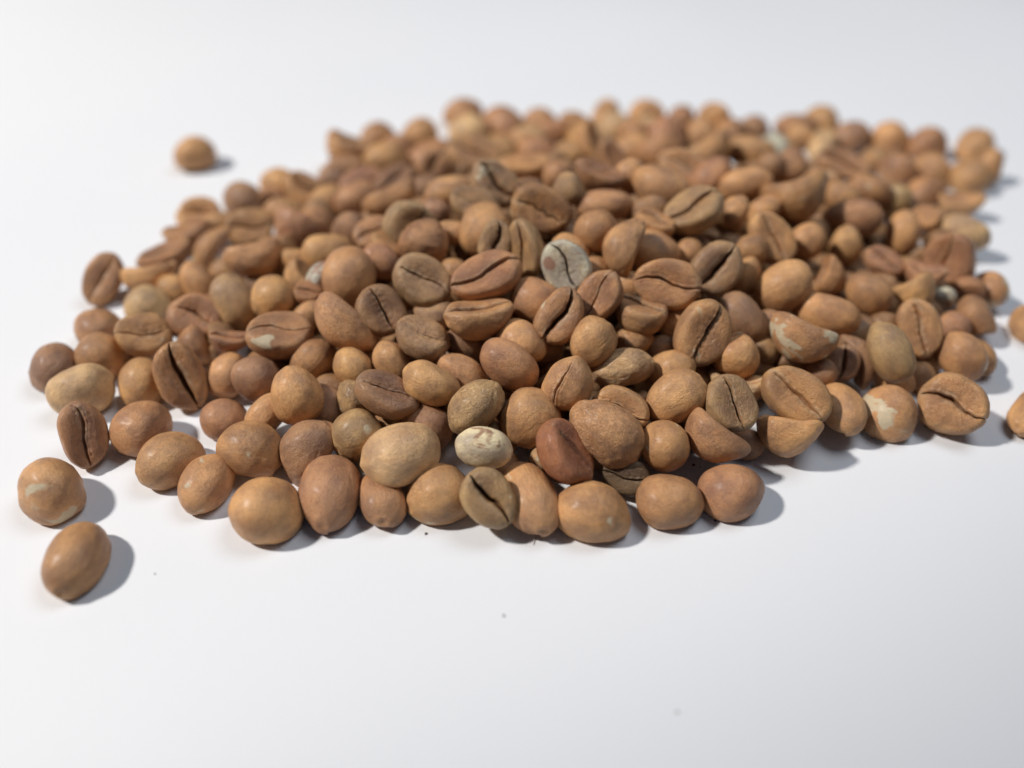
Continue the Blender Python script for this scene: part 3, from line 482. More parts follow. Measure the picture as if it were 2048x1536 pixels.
(79.13,172.3,7.05,0.275,0.011,-0.277,0.921,6.29,3.74,3.07,'b','t',1,'second large curved tan brown bean below right of the golden back edge bean'),
(65.54,167.75,9.33,0.124,-0.565,0.301,0.758,4.25,4.44,3.64,'b','r',0,'curved reddish brown bean just below right of the blurred whitish bean'),
(68.54,158.16,10.63,0.504,-0.844,0.099,-0.155,4.37,2.88,2.13,'n','t',0,'tan brown bean just above right of the large blurred tan bean'),
(78.01,154.11,10.02,0.722,-0.646,0.196,-0.151,4.88,3.21,2.38,'n','q',0,'pale-spotted brown bean just below left of the small ringed bean'),
(71.5,151.68,10.49,0.495,-0.81,0.313,-0.018,4.17,2.93,2.17,'n','t',0,'small tan brown bean just right of the large blurred tan bean'),
(56.72,140.03,15.58,0.92,-0.342,-0.143,-0.126,6.69,5.22,4.28,'b','t',0,'large blurred tan bean lying on top in the back right part'),
(69.47,139.47,12,0.163,0.125,0.827,0.523,5.73,3.67,2.71,'n','r',0,'large reddish brown bean just left of the bright upright bean'),
(84.38,154.32,7.97,0.41,-0.843,-0.118,-0.327,4.34,3.24,2.4,'n','g',0,'olive brown bean just below the small ringed bean'),
(98.24,167.46,3.4,0.001,0.336,-0.942,-0.002,6.65,4.16,3.08,'n','r',0,'large reddish brown bean just below right of the small ringed bean'),
(103.82,161.49,2.8,0.197,-0.079,-0.005,0.977,5.05,3.2,2.62,'b','o',1,'second curved light brown bean above the flat faced right bean'),
(96.05,144.61,5.28,0.711,-0.616,0.293,-0.169,5.54,3.88,2.87,'n','y',0,'large pale tan bean just above the flat faced right bean'),
(79.66,137.9,9.22,0.303,-0.649,-0.565,-0.411,4.69,3.05,2.25,'n','o',0,'bright orange tan bean standing upright near the right edge'),
(89.15,148.22,6.49,0.953,0.176,-0.15,-0.198,3.05,2.88,2.02,'c','o',1,'small creased light brown bean just above right of the bright upright bean'),
(86.54,130.33,7.8,0.711,0.105,-0.531,0.449,5.6,4.45,3.12,'s','r',1,'blurred reddish bean with a flat face near the right edge'),
(66.06,132.26,10.04,0.245,-0.694,-0.507,-0.448,3.81,2.98,2.21,'n','o',0,'second small light brown bean left of the bright upright bean'),
(56.92,129.33,12.71,0.456,-0.799,-0.249,-0.303,3.53,3.32,2.46,'n','o',0,'small light brown bean just below the large blurred tan bean'),
(47.95,125.87,15.08,0.822,0.278,0.247,-0.432,5.4,3.75,2.62,'s','o',1,'flat-faced light brown bean just below left of the large blurred tan bean'),
(43.84,122.25,14.73,0.135,0.061,0.822,0.551,3.26,2.91,2.15,'n','t',0,'small tan brown bean just above right of the olive creased bean'),
(35.72,115.04,15.9,0.811,0.468,-0.246,0.251,4.9,4.23,3.17,'o','g',1,'olive brown bean with an open dark crease right of the crest'),
(32.11,121.28,14.79,0.447,-0.888,0.06,-0.093,2.94,2.98,2.2,'n','t',0,'small tan brown bean just above left of the olive creased bean'),
(42.33,117.19,12.3,0.328,-0.461,0.722,0.399,4.39,2.62,1.94,'n','t',0,'tan brown bean just right of the olive creased bean'),
(47.79,113.47,12.73,0.267,-0.166,0.857,0.408,5.4,4.23,3.13,'n','o',0,'light brown bean just above the cream tipped bean'),
(60.09,121.8,9.11,0.85,-0.218,-0.481,0.007,3.5,3.57,2.93,'b','r',1,'second small curved reddish brown bean above right of the cream tipped bean'),
(65.07,116.61,9.14,0.114,0.435,0.599,0.662,4.25,3.54,2.62,'n','t',0,'second tan brown bean below left of the bright upright bean'),
(72.03,127.53,8.66,0.915,0.2,0.06,-0.345,3.91,2.74,1.92,'c','r',1,'small creased reddish brown bean just below left of the bright upright bean'),
(78.5,124.11,7.74,0.967,0.004,-0.008,-0.256,3.89,3.13,2.57,'b','r',1,'small curved reddish brown bean just below left of the flat faced right bean'),
(74.53,117.48,8.26,0.848,-0.413,-0.281,-0.175,3.88,3.55,2.91,'b','o',0,'second small curved light brown bean below left of the flat faced right bean'),
(81.5,120.31,5.5,0.251,0.041,0.697,0.671,2.6,2.2,1.63,'n','w',0,'small pale grey bean just below the flat faced right bean'),
(94.25,125.79,4.13,0.011,0.131,-0.988,-0.081,3.22,3.74,2.77,'n','z',0,'half cream half reddish bean lying at the right edge of the heap'),
(86.44,116.79,4.33,0.125,0.955,-0.162,0.217,3.84,4.29,3.52,'b','r',0,'small curved reddish brown bean just below left of the half cream edge bean'),
(71.55,107.97,7.63,0.692,0.404,0.136,-0.583,5.23,3.5,2.45,'s','o',1,'third flat-faced light brown bean below left of the flat faced right bean'),
(81.24,113.36,4.02,0.329,-0.075,0.9,0.276,3.4,2.94,2.18,'n','r',0,'second small reddish brown bean below left of the half cream edge bean'),
(55.6,110.17,8.39,0.835,-0.507,0.076,-0.199,5.68,4.27,3.16,'n','o',0,'large light brown bean just above right of the cream tipped bean'),
(48.2,101.36,10.07,0.144,0.177,0.349,0.909,5.63,4.05,3.32,'b','z',0,'blurred bean with a bright cream tip in the right part'),
(62.58,99.08,9.12,0.634,-0.538,0.552,-0.071,5.53,3.39,2.51,'n','g',0,'second large olive brown bean above the cream patched edge bean'),
(60.8,102.42,5.13,0.547,-0.228,-0.721,0.358,5.13,2.91,2.38,'b','d',1,'curved dark brown bean just above left of the cream patched edge bean'),
(56.74,101.11,5.64,0.768,0.228,-0.392,0.452,3.13,2.54,1.91,'o','d',1,'second small split dark brown bean below right of the cream tipped bean'),
(53.88,91.41,4.29,0.052,-0.772,-0.632,0.042,5.92,3.53,2.61,'n','o',0,'large light brown bean just left of the cream patched edge bean'),
(62.08,91.35,3.4,0.003,0.066,0.997,0.043,4.59,4.71,3.48,'n','z',0,'reddish bean with a big cream patch on the right front edge'),
(72.42,92.23,4.15,0.87,0.384,-0.151,-0.269,5.16,4.85,3.39,'c','o',1,'large tan bean with a short straight crease at the right front corner'),
(77.59,102.79,5.21,0.144,0.497,0.567,0.641,4.54,3.65,2.7,'n','t',0,'tan brown bean just above the large creased corner bean'),
(83.86,107.31,2.24,0.029,0.675,-0.737,-0.031,4.34,3.11,2.3,'n','q',0,'pale-spotted brown bean just above right of the large creased corner bean'),
(71.4,100.96,2.27,0.408,-0.734,0.54,0.058,3.13,2.32,1.72,'n','t',0,'small tan brown bean just above left of the large creased corner bean'),
(97.53,116.2,3,0.019,1,0,0,2.73,4.17,3.09,'n','o',0,'orange tan bean cut off by the right side of the picture, upper one'),
(86.58,93.06,2.31,0.066,-0.912,-0.405,0.03,6.13,3.21,2.37,'n','o',0,'orange tan bean cut off by the right side of the picture, lower one'),
(-51.3,116.81,7.15,0.381,-0.421,-0.772,-0.285,5.61,3.72,2.75,'n','g',0,'large olive brown bean just above left of the long level creased bean'),
(-42.54,113.77,10.22,0.009,0.299,-0.822,-0.485,4.16,4.08,3.88,'p','o',0,'small round light brown bean just above the long level creased bean'),
(-61.72,126.37,4.26,0.406,-0.372,-0.794,-0.259,4.96,3.03,2.24,'n','o',0,'second light brown bean above right of the short crease bean on the left'),
(-58.14,113.68,5.68,0.932,0.234,0.27,-0.062,4.62,4.42,3.1,'s','r',1,'flat-faced reddish brown bean just right of the short crease bean on the left'),
(-57.33,107.71,3.53,0.092,-0.431,-0.556,-0.704,4.08,3.22,2.64,'b','r',0,'small curved reddish brown bean just above the black slit bean on the left'),
(-48.97,105.25,6.74,0.14,-0.121,-0.075,-0.98,3.45,2.27,1.86,'b','r',1,'small curved reddish brown bean just left of the long level creased bean'),
(-40.32,121.56,9.27,0.886,-0.094,0.432,-0.142,3.35,3.15,2.58,'b','o',1,'small curved light brown bean just left of the half hidden grey bean'),
(-36.45,114.14,10.73,0.986,0.129,0.091,0.06,2.59,2.27,1.59,'c','r',1,'small creased reddish brown bean just below left of the half hidden grey bean'),
(-42.28,128.9,8.86,0.565,-0.812,-0.028,0.142,3,2.21,1.63,'n','o',0,'small light brown bean just above left of the half hidden grey bean'),
(-65.21,152.29,2.82,0.559,-0.811,-0.082,0.156,3.34,2.95,2.18,'n','o',0,'small light brown bean just below left of the small dark back left bean'),
(-41.37,178.19,3.42,0.047,0.102,-0.878,-0.466,5.8,3.8,2.82,'n','r',0,'second large reddish brown bean below left of the dark back edge bean'),
(16.98,77.85,2.61,0.944,0.318,-0.047,-0.07,3.88,2.79,1.95,'c','k',1,'very dark creased bean tucked low under the big mottled bean'),
(11.69,71.1,3.25,0.011,-0.986,0.168,-0.002,5.37,4.52,3.34,'n','q',0,'pale-spotted brown bean just below left of the very dark front bean'),
(-14.59,133.54,16.24,0.205,-0.274,-0.806,-0.483,3.02,2.58,1.91,'n','d',0,'small dark brown bean just above the wrinkled reddish bean'),
(-10.64,125.65,16.59,0.451,-0.891,0.009,0.049,3.43,2.22,1.64,'n','o',0,'small light brown bean just right of the wrinkled reddish bean'),
(41.53,149.82,16.07,0.266,-0.882,-0.221,-0.319,4.69,3.42,2.53,'n','r',0,'second reddish brown bean below left of the blurred whitish bean'),
(59.59,165.53,10.93,0.47,-0.867,0.126,-0.108,3.48,2.97,2.19,'n','d',0,'small dark brown bean just below the blurred whitish bean'),
(91.9,184.22,3.24,0.272,-0.051,0.824,0.495,3.58,3.39,2.51,'n','t',0,'small tan brown bean just left of the small ringed bean'),
(44.65,107.72,8.51,0.469,-0.869,0.052,-0.152,3.08,2.79,2.07,'n','d',0,'small dark brown bean just above left of the cream tipped bean'),
(43.49,103.55,5.9,0.24,-0.201,0.844,0.435,3.08,2.76,2.04,'n','g',0,'small olive brown bean just left of the cream tipped bean'),
(52.44,98.81,5.09,0.185,0.053,0.878,0.438,2.91,2.71,2,'n','d',0,'small dark brown bean just below right of the cream tipped bean'),
(49.72,136.33,15.46,0.424,-0.85,-0.155,-0.273,3.39,2.54,1.88,'n','o',0,'small light brown bean just left of the large blurred tan bean'),
(-47.18,134.79,7.21,0.152,0.164,-0.439,-0.87,3.57,3.24,2.66,'b','t',0,'third small curved tan brown bean above left of the half hidden grey bean'),
(-26.59,121.9,10.89,0.521,-0.816,0.184,0.168,3.75,2.91,2.15,'n','d',0,'small dark brown bean just above the purplish split bean'),
(-24.48,101.6,6.08,0.047,0.115,-0.897,-0.423,3.04,2.64,1.95,'n','d',0,'small dark brown bean just below right of the long curved golden bean'),
(5.63,100.85,8.72,0.562,-0.806,0.181,0.035,3.47,2.88,2.13,'n','d',0,'small dark brown bean just below the tan bean with open slit'),
(-58.06,132.67,3.34,0.075,0.235,-0.82,-0.516,4.03,3.05,2.26,'n','t',0,'third small tan brown bean below the small dark back left bean'),
(-66.8,127.17,2.91,0.209,0.021,-0.842,-0.497,3.65,2.98,2.2,'n','o',0,'small light brown bean just above right of the short crease bean on the left'),
(88.86,124.65,4.56,0.644,0.732,-0.207,-0.083,3.02,3.09,2.16,'c','r',1,'small creased reddish brown bean just left of the half cream edge bean'),
(-69.39,109.49,2.49,0.076,0.298,-0.893,-0.328,3.6,2.99,2.21,'n','r',0,'small reddish brown bean just below the short crease bean on the left'),
(74.9,107.21,2.44,0.256,0.058,0.931,0.252,3.1,2.83,2.09,'n','t',0,'second small tan brown bean above left of the large creased corner bean'),
(66.11,99.69,2.5,0.173,0.175,0.861,0.445,3.35,2.75,2.03,'n','o',0,'small light brown bean just above the cream patched edge bean'),
(-1.56,80.67,1.87,0.005,0.004,-0.929,-0.37,2.78,2.21,1.64,'n','d',0,'small dark brown bean just below right of the cream bean with brown patch'),
]
rnd = random.Random(5)
for i, (x, y, z, qw, qx, qy, qz, a, b, c, kind, cl, show, label) in enumerate(BEANS):
    seed = i % {'n': 9, 'c': 7, 'o': 6, 'b': 5, 'w': 4, 's': 5, 'p': 4, 'j': 1}[kind]
    body, crease = bean_meshes(kind, seed, bool(show))
    root = bpy.data.objects.new('coffee_bean', None if crease else body); COL.objects.link(root)
    root.rotation_mode = 'QUATERNION'; root.rotation_quaternion = (qw, qx, qy, qz)
    root.location = (x*MM, y*MM, z*MM); root.scale = (a*1.06*MM, b*1.06*MM, c*1.05*MM)
    if crease:
        root.empty_display_size = .5
        o = bpy.data.objects.new('body', body); COL.objects.link(o); o.parent = root
    else: o = root
    k = rnd.uniform(.90, 1.09); base = COLOURS[cl]; s = rnd.random()
    o.color = (base[0]*k, base[1]*k*rnd.uniform(.97, 1.03), base[2]*k*rnd.uniform(.94, 1.06), s)
    pt, ti = PATCH.get(cl, (.26, 0))
    o['patch'] = float(pt); o['patch_tint'] = float(ti); o['wrinkle'] = float(WR[kind])
    root['label'] = label; root['category'] = 'coffee bean'; root['group'] = 'coffee beans poured out on the white paper'
    if crease:
        ch = bpy.data.objects.new('crease', crease); COL.objects.link(ch); ch.parent = root
        ch.color = o.color; ch['patch'] = float(pt); ch['patch_tint'] = float(ti); ch['wrinkle'] = float(WR[kind])

# ---------------------------------------------------------------- beans buried inside the heap
FILL = [
(62.02,110.72,4.14,0.131,-0.838,-0.233,-0.476,4.67,3.74,2.86),
(3.93,155.45,6.91,0.222,-0.711,-0.329,0.581,4.89,3.7,2.55),
(12.39,90.58,4.35,0.28,0.522,-0.511,0.623,4.59,3.66,2.71),
(10.07,153.44,9.11,0.036,-0.13,-0.844,0.519,4.54,3.6,2.71),
(-25.85,135.63,8.23,0.171,-0.919,-0.347,0.075,4.27,3.54,2.75),
(9.73,133.06,5.79,0.399,0.369,0.776,0.32,4.13,3.38,2.75),
(4.91,91.21,3.16,0.767,-0.311,0.025,-0.56,4.61,3.77,2.77),
(63.69,153.41,3.53,0.593,-0.364,-0.576,0.429,4.24,3.54,2.53),
(-33.38,110.37,3.24,0.077,0.05,0.907,0.412,4.98,3.62,2.88),
(65.35,126.45,3.67,0.042,0.203,-0.791,-0.576,4.33,3.86,2.89),
(41.84,98.88,3.05,0.362,-0.23,-0.101,0.898,4.85,3.59,2.71),
(51.83,181.48,4.27,0.604,-0.355,-0.711,0.053,4.79,3.68,2.52),
(-0.25,155.2,3.28,0.555,-0.512,0.485,-0.441,4.85,3.37,2.76),
(-12.56,158.71,3.15,0.118,0.353,0.899,-0.23,4.67,3.63,2.83),
(-40.1,107.42,4.32,0.078,0.625,0.292,0.72,4.77,3.45,2.88),
(19.97,158.57,8.94,0.594,0.522,0.429,-0.436,4.99,3.44,2.79),
(-13.16,119.1,4.59,0.714,-0.272,0.561,0.318,4.81,3.54,2.72),
(6.12,98.17,3.8,0.814,0.078,-0.439,-0.372,4.89,3.38,2.73),
(72.27,172.61,3.35,0.726,0.283,-0.422,-0.464,4.64,3.47,2.53),
(-25.25,154.51,3.73,0.438,0.204,0.856,-0.184,4.3,3.68,2.55),
(76.48,163.27,4.34,0.053,0.73,0.248,-0.635,4.58,3.44,2.83),
(71.42,138.31,2.69,0.644,0.002,-0.114,-0.756,4.63,3.73,2.68),
(83.23,124.74,3.42,0.583,-0.701,-0.079,0.403,4.11,3.33,2.69),
(14.32,84.19,2.93,0.101,0.613,0.744,0.244,4.81,3.41,2.82),
(17.5,134.3,11.05,0.195,-0.739,0.184,-0.619,4.46,3.33,2.87),
(-44.1,130.78,4.15,0.429,0.324,0.476,-0.696,4.53,3.9,2.79),
(41.78,173.95,3.92,0.347,-0.005,-0.828,0.441,4.93,3.73,2.64),
(-36.8,138.16,3.62,0.099,0.339,-0.372,0.858,4.39,3.41,2.72),
(5.06,168.58,3.72,0.163,0.073,-0.617,-0.766,4.78,3.88,2.85),
(23.95,124.04,9.34,0.335,-0.127,-0.682,-0.638,4.63,3.82,2.59),
(-19.69,165.04,4.2,0.138,-0.464,0.393,0.782,4.7,3.47,2.74),
(41.12,145.33,4.74,0.648,-0.403,-0.509,-0.399,4.94,3.37,2.62),
(24.85,112.12,3.57,0.851,0.433,0.266,0.133,4.62,3.77,2.79),
(36.55,130.27,6.84,0.739,0.301,-0.185,-0.573,4.18,3.87,2.63),
(-23.12,127.24,2.99,0.27,-0.961,-0.042,0.045,4.74,3.81,2.75),
(56.71,114.3,2.66,0.408,0.133,-0.226,-0.875,4.86,3.32,2.51),
(-1.52,142.39,9.21,0.571,-0.109,-0.813,-0.021,4.43,3.87,2.87),
(-42.38,101.55,3.52,0.421,-0.812,0.387,0.114,4.61,3.51,2.9),
(10.69,156.93,3.54,0.066,-0.294,-0.697,0.651,4.14,3.62,2.65),
(73.89,151,3.57,0.287,0.853,0.133,0.416,4.29,3.46,2.82),
(25.7,161.9,4.28,0.446,0.384,-0.792,0.162,4.96,3.7,2.8),
(66.68,178.11,2.94,0.334,0.157,0.266,0.891,4.54,3.5,2.73),
(1.02,129.02,14.01,0.295,0.738,-0.534,0.289,4.85,3.58,2.84),
(58.21,142.67,6.89,0.576,0.59,0.485,-0.294,4.56,3.53,2.72),
(55.54,131.38,7.8,0.065,0.027,0.96,0.271,4.13,3.43,2.51),
(-42.48,123.89,4.16,0.727,0.169,0.615,-0.255,4.34,3.84,2.76),
(45.02,113.53,3.47,0.605,0.774,-0.142,-0.124,4.63,3.61,2.88),
(64,134.68,2.92,0.149,0.423,-0.835,-0.319,4.87,3.44,2.62),
(88.08,155.3,3.51,0.755,0.271,-0.174,0.571,4.99,3.31,2.67),
(34.87,161,8.74,0.822,-0.089,0.147,-0.543,4.51,3.37,2.64),
(25.84,146.46,9.58,0.663,-0.613,0.397,0.164,4.53,3.37,2.76),
(6.07,127.3,9.95,0.927,-0.323,0.116,-0.151,4.3,3.68,2.78),
(-11.59,131.31,8.76,0.264,-0.598,0.38,-0.654,4.3,3.78,2.51),
(-20.11,89.28,2.82,0.839,0.093,-0.223,-0.487,4.5,3.46,2.56),
(-29.28,128.25,5.89,0.52,-0.52,0.656,-0.172,4.13,3.89,2.58),
(-50.78,142.34,2.92,0.338,-0.941,0.005,-0.028,4.59,3.35,2.74),
(-0.08,110.57,8.81,0.501,0.417,-0.567,-0.503,4.36,3.7,2.84),
(-8.17,90.75,3.93,0.446,-0.283,-0.565,-0.634,4.25,3.53,2.63),
(62.3,165.63,3.34,0.203,-0.701,-0.507,0.459,4.56,3.34,2.57),
(0.93,148.7,7.33,0.735,0.245,-0.533,-0.339,4.13,3.5,2.88),
(-8.77,151.64,3.08,0.556,0.242,-0.032,0.794,4.81,3.33,2.66),
(-12.94,173.51,3.78,0.817,-0.024,-0.551,-0.17,4.1,3.79,2.58),
(19.09,170.83,4.24,0.569,-0.213,0.75,-0.26,4.96,3.59,2.69),
(50.51,156.23,5.66,0.227,0.797,0.542,-0.138,4.1,3.58,2.78),
(10.84,177.48,4.39,0.686,-0.384,-0.483,-0.386,4.64,3.36,2.82),
(66.55,105.63,3.93,0.61,0.335,0.632,0.339,4.47,3.87,2.71),
(-2.95,118.3,9.16,0.683,-0.343,-0.347,0.543,4.45,3.6,2.69),
(17.18,100.97,3.41,0.08,-0.201,0.856,0.469,4.45,3.66,2.78),
(-49.51,124.55,3.2,0.921,0.382,0.029,-0.077,4.8,3.82,2.63),
(-54.98,119.97,3.68,0.239,0.335,-0.766,0.494,4.18,3.62,2.84),
(6.38,109.52,9.99,0.828,0.493,-0.042,-0.264,4.43,3.83,2.79),
(49.86,136.44,3.19,0.451,0.19,-0.216,0.845,4.29,3.67,2.8),
(13.62,101.93,8.72,0.594,-0.141,0.232,-0.757,4.53,3.62,2.64),
(76.29,177.51,3.23,0.148,-0.406,-0.845,-0.316,4.39,3.37,2.71),
(13.64,124.25,8.06,0.161,0.97,0.158,-0.094,4.93,3.86,2.56),
(84.45,167.48,3.15,0.141,-0.44,0.823,-0.332,4.63,3.76,2.75),
(84.09,143.74,2.88,0.054,0.425,0.878,-0.216,4.22,3.48,2.75),
(-39.25,114.16,3.62,0.681,-0.593,-0.028,0.429,4.72,3.49,2.62),
(24.78,91.02,3.98,0.076,-0.784,-0.304,-0.537,4.38,3.68,2.63),
(18.05,147.39,7.91,0.642,-0.301,-0.407,0.576,4.66,3.52,2.76),
(-9.85,123.07,5.49,0.308,0.507,0.575,-0.564,4.12,3.69,2.87),
(-0.41,162.68,2.79,0.078,0.983,-0.098,0.131,4.22,3.37,2.72),
(-37.95,130.83,3.91,0.549,-0.258,0.741,-0.289,4.58,3.62,2.59),
(-24.89,147.16,3.36,0.324,-0.718,0.474,-0.393,4.8,3.5,2.86),
(51.11,109.29,3.34,0.569,-0.423,0.215,-0.672,4.15,3.7,2.52),
(-18.51,117.7,9.57,0.057,-0.322,0.559,0.762,4.86,3.82,2.7),
(18.31,93.84,3.02,0.313,-0.019,0.299,0.901,4.35,3.6,2.76),
(0.01,134.35,7.65,0.812,0.049,0.44,0.38,4.58,3.8,2.54),
(72.57,144.66,4.37,0.529,0.576,0.567,-0.258,4.77,3.63,2.57),
(45.27,182.19,3.88,0.495,-0.057,0.803,-0.328,4.44,3.43,2.79),
(46.34,145.8,9.42,0.173,0.592,-0.668,-0.416,4.93,3.71,2.68),
(59.92,172.88,4.17,0.23,0.788,-0.185,-0.541,4.8,3.64,2.75),
(25.35,121.33,3.52,0.143,0.278,-0.838,0.447,4.67,3.53,2.74),
(35.88,141.45,3.85,0.802,0.46,0.351,-0.149,4.57,3.44,2.64),
(-45.72,111.54,3.4,0.416,-0.481,0.771,-0.035,4.24,3.77,2.53),
(69.66,118.1,3.9,0.415,-0.397,-0.209,-0.792,4.6,3.42,2.67),
(50.05,103.36,3.44,0.045,0.006,-0.694,0.718,5,3.53,2.51),
(-9.24,97.88,3.17,0.075,0.232,-0.856,-0.456,4.88,3.47,2.76),
(27.09,170.45,3.42,0.322,0.012,-0.891,0.318,4.41,3.38,2.57),
(5.5,175.51,4.28,0.216,0.613,0.305,0.696,4.98,3.7,2.71),
(-12.84,137.46,10.28,0.671,0.47,0.574,-0.015,4.33,3.49,2.81),
(44.68,119.98,3.61,0.282,0.742,-0.558,0.243,4.6,3.46,2.73),
(22.37,85.1,3.08,0.386,0.302,0.174,0.854,4.48,3.37,2.62),
(0.2,115.57,3.73,0.259,0.689,-0.44,-0.514,4.84,3.62,2.7),
(-34.6,119.52,4.18,0.617,0.283,0.672,-0.298,4.32,3.43,2.61),
(-22.52,123.51,7.24,0.352,0.555,0.006,-0.753,4.21,3.55,2.55),
(43.1,157.91,3.87,0.457,-0.587,-0.113,0.658,4.57,3.53,2.85),
(31.51,150.41,8.22,0.412,0.776,0.139,0.458,4.37,3.62,2.81),
(-18.85,139.06,11.51,0.025,-0.302,0.075,0.95,4.82,3.32,2.81),
(69,111.84,4.24,0.164,0.852,-0.002,-0.497,4.8,3.51,2.82),
(12.02,170.94,4.6,0.669,-0.253,0.624,0.315,4.76,3.41,2.89),
(-2.96,103.43,4.07,0.558,0.007,-0.345,-0.755,4.79,3.56,2.57),
(-29.84,141.89,3.64,0.074,-0.019,-0.748,-0.659,5,3.74,2.8),
(55.35,161.18,3.51,0.798,0.576,0.026,0.178,4.41,3.7,2.63),
(70.73,164.44,3.11,0.694,0.247,0.015,0.676,4.86,3.74,2.81),
(38.46,167.76,3.41,0.514,-0.705,-0.39,0.293,4.93,3.6,2.59),
(38.33,121.62,3.54,0.674,0.342,-0.257,0.602,4.23,3.51,2.6),
(-9.43,104.68,3.64,0.317,0.858,-0.196,-0.354,4.43,3.89,2.86),
(-1.64,91.89,3.76,0.246,-0.446,0.072,-0.857,4.48,3.42,2.89),
(-22.25,96.33,3.18,0.357,0.406,-0.746,-0.39,4.3,3.33,2.75),
(30.82,110.22,4.02,0.119,0.802,0.164,-0.561,4.3,3.61,2.76),
(70.83,130.86,3.06,0.085,-0.237,-0.899,0.358,4.87,3.49,2.84),
(40.35,107.65,3.58,0.123,-0.425,0.568,-0.694,4.7,3.38,2.57),
(27.13,105.82,2.83,0.206,-0.122,-0.202,0.95,4.73,3.42,2.71),
(50.94,117.28,3.22,0.724,-0.411,0.351,-0.429,4.48,3.4,2.66),
(78.95,147.72,3.57,0.234,0.486,-0.635,-0.552,4.32,3.7,2.84),
(55.01,122.29,3.89,0.806,-0.089,-0.484,-0.328,4.4,3.81,2.78),
(46.5,126.37,4.38,0.59,0.429,0.541,-0.42,4.52,3.38,2.88),
(11.47,111.25,2.85,0.094,0.769,0.61,-0.166,4.76,3.76,2.53),
(-42.15,152.77,4.36,0.418,-0.281,-0.761,-0.408,4.85,3.55,2.62),
(41.85,129.48,11.19,0.433,0.682,0.564,0.171,4.21,3.71,2.86),
(55.33,147,4.5,0.239,-0.741,0.173,0.604,4.7,3.8,2.54),
(90.21,134.84,4.44,0.254,-0.507,-0.562,-0.602,4.76,3.8,2.77),
(83.22,160.86,3.61,0.008,-0.359,-0.7,-0.617,4.91,3.4,2.59),
(-14.28,92.17,4.37,0.622,0.045,0.675,-0.394,4.73,3.73,2.51),
(-19.4,144.71,4,0.698,0.228,0.645,-0.214,4.13,3.44,2.53),
(0.18,98.51,3.9,0.592,-0.525,-0.608,-0.058,4.3,3.76,2.6),
(61.83,138.51,7.1,0.784,-0.556,-0.275,-0.027,4.89,3.85,2.62),
(48.13,169.65,3.52,0.915,0.018,0.372,-0.157,4.3,3.64,2.89),
(92.97,151.7,4.1,0.173,0.807,-0.279,0.491,4.53,3.78,2.8),
(-6.88,138.54,11.7,0.441,-0.276,-0.636,-0.57,4.39,3.4,2.69),
(51.34,142.15,7.64,0.488,0.127,0.539,-0.675,4.21,3.73,2.77),
(-0.44,129.44,3.55,0.338,0.779,-0.392,-0.352,4.1,3.89,2.85),
(-28.1,105.43,4.56,0.751,-0.198,-0.54,-0.325,4.9,3.48,2.86),
(28.25,134.01,9.14,0.135,-0.736,0.646,-0.152,4.31,3.42,2.63),
(-19.94,158.25,3.02,0.89,0.279,-0.129,-0.338,4.26,3.78,2.71),
(-27.16,159.84,3.79,0.685,-0.677,-0.14,0.23,4.92,3.89,2.81),
(2.99,122.69,13.74,0.036,0.269,-0.285,0.919,4.11,3.51,2.6),
(36.05,154.98,4.17,0.555,-0.34,0.744,0.152,4.49,3.82,2.54),
(4.32,139.02,7.02,0.083,0.685,0.494,-0.53,4.5,3.82,2.55),
(8.64,84.6,3.29,0.192,-0.657,-0.562,0.464,4.19,3.46,2.55),
(39.85,112.1,7.85,0.044,0.903,-0.422,-0.07,4.29,3.72,2.7),
(53.14,173.93,3.47,0.902,-0.248,-0.24,-0.259,4.83,3.38,2.71),
(60.1,158.14,3.64,0.07,-0.516,0.606,-0.601,4.74,3.34,2.53),
(43.74,133.42,4.03,0.707,0.17,0.602,0.329,4.74,3.37,2.58),
(-33.77,103.71,3.47,0.825,-0.155,0.381,-0.386,4.72,3.32,2.9),
(27.39,151.45,3.48,0.36,0.534,-0.629,-0.435,4.26,3.69,2.89),
(-0.73,174.86,4.3,0.384,0.365,0.576,-0.622,4.63,3.57,2.86),
(-13.74,166.09,3.57,0.381,0.283,0.817,0.329,4.55,3.77,2.55),
(31.14,123.26,9.33,0.372,0.302,0.759,0.44,4.63,3.35,2.7),
(20.95,147.8,2.84,0.206,-0.977,0.058,-0.016,4.99,3.88,2.7),
(-19.59,114.84,3.18,0.465,-0.304,0.479,-0.679,4.24,3.36,2.63),
(-14.59,107.5,6.49,0.532,0.683,0.437,0.245,4.8,3.39,2.75),
(9.54,126.79,3.49,0.124,-0.931,-0.129,0.318,4.96,3.6,2.6),
(-13.06,113.78,3.45,0.216,0.122,0.829,-0.501,4.16,3.49,2.82),
(-7.89,171.71,3.66,0.571,0.648,0.442,0.242,4.25,3.8,2.87),
(66.8,142.26,4.49,0.067,0.652,-0.102,-0.748,4.71,3.52,2.75),
(12.07,96.51,3.8,0.471,0.139,0.87,-0.047,4.33,3.62,2.78),
(34.8,103.13,3.06,0.869,-0.186,0.245,-0.388,4.75,3.83,2.56),
(-17.23,145.08,10.28,0.346,0.079,-0.901,0.25,4.64,3.6,2.78),
(23.7,99.22,3.27,0.435,0.788,0.39,0.193,4.96,3.65,2.61),
(-29.06,96.05,3.63,0.552,0.802,-0.008,-0.227,4.5,3.72,2.52),
(-31.31,150.14,3.45,0.936,0.138,-0.298,0.127,4.71,3.48,2.68),
(33.21,137.01,9.61,0.261,-0.573,-0.008,-0.777,4.51,3.4,2.53),
(56.61,106.78,3.08,0.04,-0.637,0.668,-0.384,4.15,3.37,2.55),
(58.44,128.62,3.04,0.8,-0.222,-0.004,-0.558,4.57,3.75,2.88),
(8.5,144.66,4.52,0.261,0.525,0.81,-0.011,4.2,3.53,2.7),
(-15.36,152.7,4.07,0.837,0.251,-0.468,0.134,4.59,3.38,2.73),
